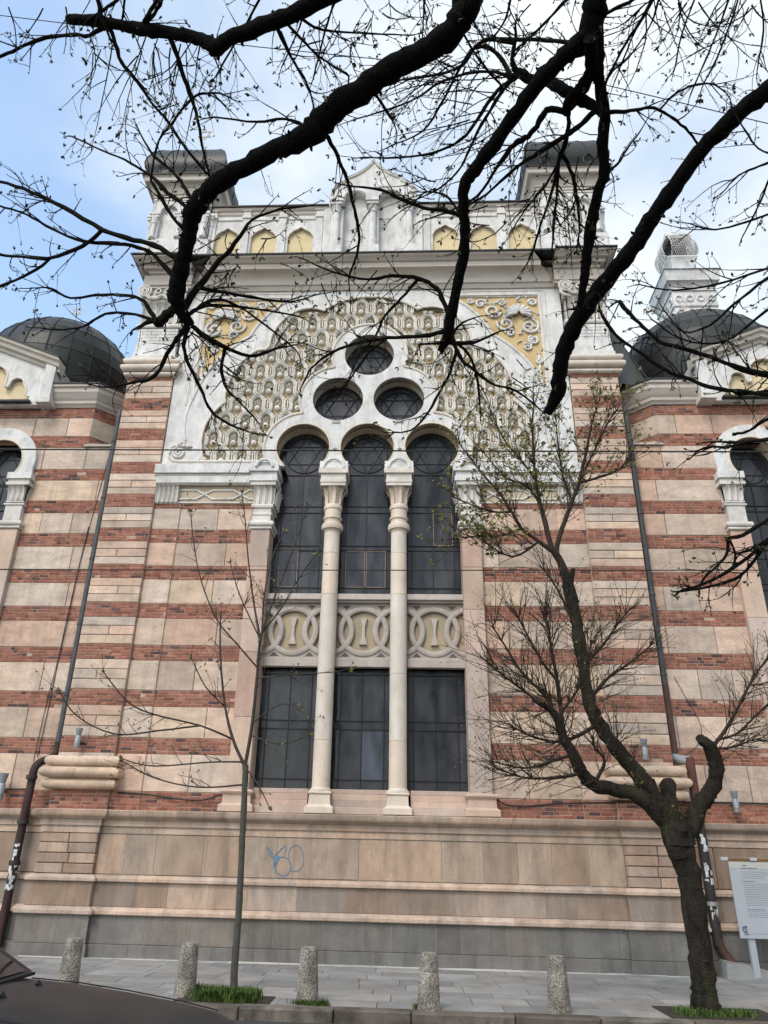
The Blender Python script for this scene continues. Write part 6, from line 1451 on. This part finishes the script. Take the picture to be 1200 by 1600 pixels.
# long hanging shoots in the middle of the crown
for (px, py, sx_, sy_, d, n_, ang0, ang1, L0, L1) in [(640, 300, 60, 25, 6.8, 9, 2.6, 5.0, .2, .6), (560, 430, 60, 15, 6.9, 8, 3.4, 5.6, .15, .4), (870, 320, 30, 40, 6.5, 8, 3.8, 5.6, .2, .5), (390, 400, 50, 40, 6.7, 9, 3.2, 6.3, .15, .4), (330, 540, 40, 40, 6.7, 8, 3.6, 6.2, .15, .4), (770, 330, 40, 40, 6.7, 9, 3.0, 5.2, .2, .55), (770, 570, 40, 30, 7.0, 6, 3.6, 6.2, .12, .35), (740, 150, 70, 70, 6.7, 20, 2.7, 4.2, .4, .95), (690, 110, 70, 30, 6.7, 10, 2.9, 4.0, .3, .8), (870, 290, 35, 50, 6.5, 13, 3.9, 5.4, .2, .55), (698, 545, 10, 8, 6.9, 5, 3.6, 6.2, .2, .45), (295, 515, 12, 10, 6.6, 6, 3.2, 6.0, .25, .6), (210, 80, 75, 25, 6.1, 14, 3.7, 5.4, .3, .8), (310, 70, 60, 10, 6.0, 8, 4.0, 5.5, .3, .7), (490, 50, 60, 20, 5.9, 9, 3.8, 5.5, .25, .6), (1010, 10, 60, 15, 5.9, 10, 3.8, 5.4, .25, .7), (1120, 0, 60, 15, 5.9, 9, 4.0, 5.5, .3, .7), (60, 20, 60, 20, 6.0, 5, 4.0, 5.5, .2, .45), (640, 10, 70, 20, 6.1, 8, 4.0, 5.4, .2, .55), (830, 30, 50, 30, 6.3, 7, 3.8, 5.1, .25, .55)]:
    for k in range(n_):
        a = R.uniform(ang0, ang1); v = CR * math.cos(a) + CU * math.sin(a) + CF * R.uniform(-.15, .35)
        twig(OT, PD(px + R.uniform(-sx_, sx_), py + R.uniform(-sy_, sy_), d), v, R.uniform(L0, L1), R.uniform(.0042, .0064), R, grav=R.choice([-.5, -.3, .1]), curl=.75, kids=2, buds=.032, knot=.2, green=.35, nb=5)
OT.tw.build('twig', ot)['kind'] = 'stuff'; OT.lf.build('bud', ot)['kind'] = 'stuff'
# ---- pollarded street tree ------------------------------------------------------
ST = Tree('bark2', 'twig2', 33); base = GP(1101, 1582)
st_ = thing('pollarded_street_tree', 'thick pollarded street tree with knobbly trunk and thin budding twigs', 'tree', (base.x, base.y, ZG))
YT = base.y
def pyw(pts, y0=0, y1=0):
    out = []; rad = []; n = len(pts)
    for i, p in enumerate(pts):
        Y = YT + y0 + (y1 - y0) * i / (n - 1); v = PY(p[0], p[1], Y); out.append(v); rad.append(p[2] * (v - CAM).dot(CF) / FPX / 2)
    return out, rad
P, r = knobby(*pyw([(1103, 1592, 62), (1102, 1580, 54), (1100, 1545, 45), (1094, 1490, 41), (1086, 1430, 42), (1077, 1370, 42), (1066, 1335, 46), (1060, 1312, 56), (1058, 1296, 52), (1050, 1278, 40)]), ST.R, 6, .06, .05); r = [x * .86 for x in r]
q = MB(); q.tube(P, r, 'bark2', n=18, jit=.05)
for k in range(26):
    i = ST.R.randrange(6, len(P)); a = ST.R.uniform(0, 6.28); rr = r[i]; c = P[i] + Vector((math.cos(a), math.sin(a), 0)) * rr * .86; s_ = ST.R.uniform(.02, .045) * (1.7 if i > len(P) - 16 else 1)
    q.tube([c - Vector((0, 0, s_)), c + Vector((math.cos(a), math.sin(a), 0)) * s_ * .35, c + Vector((0, 0, s_))], [s_ * .5, s_, s_ * .4], 'bark2', n=7)
q.build('trunk', st_, smooth=60)
LM = [
 ([(1056, 1305, 46), (1036, 1270, 38), (1010, 1227, 31), (985, 1196, 29), (960, 1166, 27), (935, 1130, 25), (920, 1095, 23), (911, 1040, 22), (905, 1000, 23), (898, 960, 22), (890, 925, 23), (880, 888, 15), (868, 864, 13)], 0, .5),
 ([(1046, 1285, 36), (1000, 1246, 29), (960, 1233, 26), (928, 1226, 25), (910, 1207, 23), (896, 1178, 21), (880, 1150, 18), (870, 1120, 14), (855, 1105, 11), (832, 1093, 8)], 0, -.6),
 ([(1078, 1300, 38), (1090, 1262, 30), (1108, 1240, 29), (1119, 1212, 27), (1117, 1190, 26), (1107, 1166, 22), (1094, 1154, 17)], 0, -.3),
 ([(1050, 1295, 36), (1046, 1255, 29), (1043, 1222, 27)], 0, .25),
 ([(890, 925, 14), (892, 905, 12), (896, 890, 8)], .45, .5),
]
lims = []
for i, (pts, a, b) in enumerate(LM): lims.append(limb(ST, st_, *(lambda v: (v[0], [q * .84 for q in v[1]]))(pyw(pts, a, b)), 'branch', n=14, amt=.08, wob=.12, sub=4))
S2 = [([(868, 865, 10), (842, 846, 8), (815, 826, 7), (800, 800, 6), (780, 770, 5), (755, 742, 4), (735, 716, 3), (715, 690, 2.5)], .5, .2), ([(865, 862, 11), (855, 822, 10), (846, 790, 8), (838, 750, 6), (834, 705, 5), (832, 660, 4), (835, 630, 3)], .5, .7),
 ([(870, 860, 11), (880, 822, 9), (895, 782, 8), (905, 752, 7), (915, 712, 6), (925, 662, 4), (935, 630, 3)], .5, .6), ([(906, 755, 6), (940, 745, 5), (965, 735, 4), (985, 720, 3)], .55, .4), ([(800, 800, 5), (770, 800, 4), (740, 790, 3), (705, 775, 2.5)], .4, .1),
 ([(815, 826, 5), (780, 838, 4), (745, 838, 3.5), (700, 843, 2.5)], .4, 0), ([(842, 846, 5), (800, 870, 4), (750, 842, 3)], .4, 0), ([(838, 750, 5), (815, 720, 4), (790, 690, 3), (770, 650, 2.5)], .6, .5), ([(895, 782, 5), (880, 740, 4), (872, 690, 3), (868, 650, 2.5)], .55, .8), ([(846, 790, 5), (825, 760, 4), (790, 745, 3), (750, 700, 2.5)], .5, .3),
 ([(905, 752, 5), (930, 700, 4), (950, 660, 3), (965, 640, 2.5)], .5, .2),
 ([(879, 1150, 11), (876, 1112, 9), (870, 1062, 8), (862, 1020, 6), (858, 985, 4), (850, 950, 3)], -.4, -.6), ([(932, 1128, 9), (895, 1150, 8), (870, 1158, 6), (830, 1150, 4), (790, 1130, 3)], .2, -.2), ([(870, 1120, 8), (850, 1085, 7), (815, 1050, 6), (790, 1010, 4), (770, 980, 3)], -.5, -.8), ([(855, 1105, 6), (820, 1080, 5), (780, 1050, 4), (750, 1025, 3)], -.5, -.9),
 ([(896, 1178, 8), (860, 1190, 6), (820, 1200, 4), (770, 1190, 3)], -.4, -.8), ([(910, 1207, 8), (870, 1215, 6), (820, 1215, 4), (775, 1200, 3)], -.4, -.7), ([(911, 1040, 8), (940, 1010, 6), (965, 975, 4), (985, 950, 3)], .3, .1), ([(920, 1095, 8), (950, 1060, 6), (985, 1035, 4), (1015, 1010, 3)], .3, -.1), ([(905, 1000, 8), (890, 960, 6), (870, 920, 4), (850, 890, 3)], .4, .2), ([(928, 1226, 8), (945, 1190, 6), (930, 1170, 4), (925, 1150, 3)], -.3, -.5),
 ([(870, 1062, 6), (845, 1030, 5), (820, 985, 4), (805, 955, 3)], -.5, -.8), ([(876, 1112, 6), (900, 1080, 5), (915, 1040, 4), (925, 1000, 3)], -.4, -.6),
 ([(1110, 1168, 9), (1135, 1135, 7), (1155, 1100, 6), (1170, 1070, 5), (1186, 1045, 4), (1205, 1020, 4)], -.3, -.5), ([(1120, 1160, 6), (1150, 1150, 5), (1180, 1120, 4), (1205, 1095, 3)], -.3, -.6), ([(1170, 1070, 4), (1190, 1068, 3), (1210, 1062, 3)], -.4, -.5), ([(1112, 1168, 5), (1145, 1166, 4), (1180, 1155, 3), (1205, 1160, 3)], -.3, -.6)]
secs = []
for pts, a, b in S2: secs.append(limb_in(ST, st_, *(lambda v: (v[0], [q * .8 for q in v[1]]))(pyw(pts, a, b)), 7, .08, .15, 4))
R = ST.R
for j, (P, r) in enumerate(secs):
    n = len(P); L = sum((a - b).length for a, b in zip(P, P[1:])); hi = j < 11; k = int(L / (.050 if hi else .040)) + 2
    for _ in range(k):
        i = R.randrange(max(1, n // 5), n); d = (P[min(i + 1, n - 1)] - P[max(i - 1, 0)]).normalized(); sd = d.orthogonal().normalized(); a = R.uniform(0, 6.28); sd = sd * math.cos(a) + d.cross(sd) * math.sin(a)
        twig(ST, P[i], d * R.uniform(.5, 1) + sd * R.uniform(.4, .9) + Vector((0, 0, .25)), R.uniform(.25, .85), min(.0068, max(.0045, r[i] * .5)), R, grav=.25, curl=.5, kids=1 if R.random() < .4 else 2, buds=.060 if hi else .03, knot=.1, green=.75 if hi else .3, nb=6 if hi else 3)
for P, r in lims:
    for i in range(3, len(P) - 1):
        for q_ in range(2):
            a = ST.R.uniform(0, 6.28); d = (P[i + 1] - P[i]).normalized(); sd = d.orthogonal().normalized(); sd = sd * math.cos(a) + d.cross(sd) * math.sin(a); k = r[i] * ST.R.uniform(.15, .38)
            ST.tw.tube([P[i] + sd * r[i] * .75 - d * k, P[i] + sd * r[i] * .86, P[i] + sd * r[i] * .75 + d * k * 1.6], [k * .5, k, k * .3], 'bark2', n=6)
for (px, py, y, n_, a0, a1, L0, L1) in [(905, 1000, .4, 10, .3, 2.9, .3, .7), (925, 1100, .3, 12, .3, 3.0, .3, .8), (880, 1150, -.4, 14, 1.0, 3.6, .4, .9), (1000, 1240, -.1, 8, .8, 2.4, .15, .4), (985, 1195, .1, 9, 1.0, 2.4, .15, .4), (960, 1165, .1, 9, .3, 1.6, .3, .7), (860, 1100, -.5, 12, 1.2, 3.8, .4, .9), (912, 1045, .3, 10, .0, 1.5, .3, .9), (930, 1225, -.3, 6, 2.2, 3.6, .3, .8), (1115, 1195, -.2, 7, -.6, 1.2, .1, .35), (1055, 1290, -.1, 9, .6, 2.4, .1, .35)]:
    for k in range(int(n_ * 1.5)):
        a = R.uniform(a0, a1); v = Vector((math.cos(a), R.uniform(-.4, .4), math.sin(a)))
        twig(ST, PY(px + R.uniform(-6, 6), py + R.uniform(-10, 10), YT + y), v, R.uniform(L0, L1) * 1.15, R.uniform(.0055, .0085), R, grav=.35, curl=.5, kids=2, buds=.028, knot=.1, green=.3, nb=3)
ST.tw.build('twig', st_)['kind'] = 'stuff'; ST.lf.build('bud', st_)['kind'] = 'stuff'
# ---- thin sapling -----------------------------------------------------------------
SP = Tree('bark3', 'twig3', 44); base = GP(365, 1546); YT = base.y
sp_t = thing('sapling', 'thin young street tree with slender bare twigs in a grassy pit', 'tree', (base.x, base.y, ZG))
P, r = knobby(*pyw([(364, 1552, 18), (365, 1540, 15), (368, 1490, 14), (372, 1440, 13), (376, 1370, 12.5), (379, 1300, 12), (382, 1240, 11.5), (384, 1195, 12)]), SP.R, 6, .05, .05); r = [x * .80 for x in r]
q = MB(); q.tube(P, r, 'bark3', n=12, jit=.03); q.build('trunk', sp_t, smooth=60)
S3 = [([(383, 1198, 9), (364, 1155, 8), (352, 1105, 6.5), (346, 1050, 5.5), (344, 1000, 4.5), (345, 960, 3)], 0, .1), ([(385, 1198, 10), (396, 1130, 9), (403, 1060, 8), (408, 1000, 7), (420, 960, 5.5), (445, 895, 4.5), (465, 840, 3.5), (480, 790, 2.5)], 0, -.2),
 ([(408, 1000, 6), (397, 940, 5), (388, 870, 4), (383, 810, 3), (378, 770, 2.5)], 0, .2), ([(404, 1050, 5), (372, 1012, 4.5), (340, 972, 4), (315, 910, 3.5), (303, 850, 3), (298, 800, 2.5)], 0, -.2), ([(411, 995, 5), (440, 955, 4), (468, 905, 3.5), (495, 865, 2.5)], 0, .3), ([(408, 985, 5), (412, 930, 4), (425, 870, 3.5), (445, 830, 2.5)], 0, .1), ([(408, 1000, 4), (375, 930, 3.5), (360, 880, 2.5)], 0, .3),
 ([(360, 1150, 6), (310, 1130, 5), (240, 1114, 4.5), (200, 1096, 4), (163, 1052, 3)], 0, -.5), ([(312, 1132, 5), (250, 1140, 4.5), (180, 1146, 4), (120, 1118, 3.5), (93, 1080, 3)], 0, -.8), ([(378, 1185, 5), (330, 1187, 4), (240, 1195, 3.5), (192, 1186, 2.5)], 0, -.6), ([(380, 1226, 5), (310, 1230, 4), (240, 1215, 3.5), (190, 1188, 3)], 0, -.7), ([(398, 1140, 4), (440, 1158, 3.5), (485, 1148, 2.5)], 0, -.4), ([(384, 1202, 4), (405, 1230, 3.5), (420, 1260, 2.5)], 0, -.3), ([(350, 1100, 4), (320, 1070, 3.5), (300, 1030, 2.5)], 0, -.2), ([(402, 1060, 4), (450, 1055, 3), (520, 1050, 2.5), (545, 1045, 2)], 0, -.5), ([(396, 1130, 4), (440, 1100, 3), (470, 1110, 2.5)], 0, -.4)]
secs = []
for pts, a, b in S3: secs.append(limb_in(SP, sp_t, *(lambda v: (v[0], [q * .6 for q in v[1]]))(pyw(pts, a, b)), 7, .05, .10, 4))
R = SP.R
for j, (P, r) in enumerate(secs):
    n = len(P); L = sum((a - b).length for a, b in zip(P, P[1:])); k = int(L / .24) + 1
    for _ in range(k):
        i = R.randrange(max(1, n // 4), n); d = (P[min(i + 1, n - 1)] - P[max(i - 1, 0)]).normalized(); sd = d.orthogonal().normalized(); a = R.uniform(0, 6.28); sd = sd * math.cos(a) + d.cross(sd) * math.sin(a)
        twig(SP, P[i], d * R.uniform(.6, 1) + sd * R.uniform(.4, .8), R.uniform(.15, .55), min(.007, max(.0048, r[i] * .55)), R, grav=.35 if j < 7 else .1, curl=.4, kids=1, buds=.036, knot=.1, green=.4, nb=5)
    bud(SP.lf, P[-1], (P[-1] - P[-2]).normalized(), R, .08, .5, 8)
SP.tw.build('twig', sp_t)['kind'] = 'stuff'; SP.lf.build('bud', sp_t)['kind'] = 'stuff'
# ================================================================== SKY, SUN, CAMERA
SUN_EL, SUN_AZ = math.radians(52), math.radians(200)       # azimuth measured from +Y clockwise
wd = bpy.data.worlds.new('World'); scene.world = wd; wd.use_nodes = True; nt = wd.node_tree; N = nt.nodes; L = nt.links
bg = N['Background']; sky = N.new('ShaderNodeTexSky'); sky.sky_type = 'NISHITA'; sky.sun_disc = False
sky.sun_elevation = SUN_EL; sky.sun_rotation = SUN_AZ; sky.dust_density = 1.2; sky.ozone_density = 1.5
tc = N.new('ShaderNodeTexCoord')
mp = N.new('ShaderNodeMapping'); mp.inputs['Scale'].default_value = (1.6, 1.0, 2.6); mp.inputs['Location'].default_value = (.3, .1, .2); L.new(tc.outputs['Generated'], mp.inputs[0])
n1 = N.new('ShaderNodeTexNoise'); n1.inputs['Scale'].default_value = 1.5; n1.inputs['Detail'].default_value = 7; n1.inputs['Roughness'].default_value = .55; n1.inputs['Distortion'].default_value = .4; L.new(mp.outputs[0], n1.inputs['Vector'])
sx = N.new('ShaderNodeSeparateXYZ'); L.new(tc.outputs['Generated'], sx.inputs[0])
mr = N.new('ShaderNodeMapRange'); mr.inputs[1].default_value = -.40; mr.inputs[2].default_value = .10; mr.inputs[3].default_value = -.30; mr.inputs[4].default_value = .46; L.new(sx.outputs[0], mr.inputs[0])
mz = N.new('ShaderNodeMapRange'); mz.inputs[1].default_value = .55; mz.inputs[2].default_value = .85; mz.inputs[3].default_value = -.12; mz.inputs[4].default_value = .22; L.new(sx.outputs[2], mz.inputs[0])
ad = N.new('ShaderNodeMath'); L.new(n1.outputs[0], ad.inputs[0]); L.new(mr.outputs[0], ad.inputs[1])
ad2 = N.new('ShaderNodeMath'); L.new(ad.outputs[0], ad2.inputs[0]); L.new(mz.outputs[0], ad2.inputs[1])
cm = N.new('ShaderNodeMapRange'); cm.interpolation_type = 'SMOOTHSTEP'; cm.inputs[1].default_value = .30; cm.inputs[2].default_value = .85; L.new(ad2.outputs[0], cm.inputs[0])
n2 = N.new('ShaderNodeTexNoise'); n2.inputs['Scale'].default_value = 2.6; n2.inputs['Detail'].default_value = 6; L.new(mp.outputs[0], n2.inputs['Vector'])
cc = N.new('ShaderNodeValToRGB'); cc.color_ramp.elements[0].position = .35; cc.color_ramp.elements[0].color = (6.0, 7.3, 9.0, 1); cc.color_ramp.elements[1].position = .62; cc.color_ramp.elements[1].color = (9.3, 9.9, 10.3, 1); L.new(n2.outputs[0], cc.inputs[0])
sk2 = N.new('ShaderNodeMix'); sk2.data_type = 'RGBA'; sk2.blend_type = 'MULTIPLY'; sk2.inputs[0].default_value = 1; L.new(sky.outputs[0], sk2.inputs[6]); sk2.inputs[7].default_value = (4.4, 4.1, 3.5, 1)
mx = N.new('ShaderNodeMix'); mx.data_type = 'RGBA'; L.new(cm.outputs[0], mx.inputs[0]); L.new(sk2.outputs[2], mx.inputs[6]); L.new(cc.outputs[0], mx.inputs[7])
L.new(mx.outputs[2], bg.inputs[0]); bg.inputs[1].default_value = .10
sl_ = bpy.data.lights.new('sun', 'SUN'); sl_.energy = 1.55; sl_.angle = math.radians(14); sl_.color = (1, .955, .89)
so = bpy.data.objects.new('sun', sl_); COL.objects.link(so)
dv = Vector((math.sin(SUN_AZ) * math.cos(SUN_EL), math.cos(SUN_AZ) * math.cos(SUN_EL), math.sin(SUN_EL)))
so.rotation_euler = dv.to_track_quat('Z', 'Y').to_euler()
cd = bpy.data.cameras.new('camera'); co = bpy.data.objects.new('camera', cd); COL.objects.link(co); scene.camera = co
mw = Matrix((CR, CU, -CF)).transposed().to_4x4(); mw.translation = CAM; co.matrix_world = mw
cd.sensor_fit = 'VERTICAL'; cd.sensor_height = 36; cd.sensor_width = 27; cd.lens = FPX / 1600 * 36
cd.shift_x = (600 - PX0) / 1600; cd.shift_y = -(800 - PY0) / 1600; cd.clip_start = .05; cd.clip_end = 2000
scene.view_settings.view_transform = 'Standard'; scene.view_settings.look = 'None'; scene.view_settings.exposure = 0.12; scene.view_settings.gamma = 1
scene.cycles.max_bounces = 6; scene.cycles.diffuse_bounces = 3; scene.cycles.glossy_bounces = 2
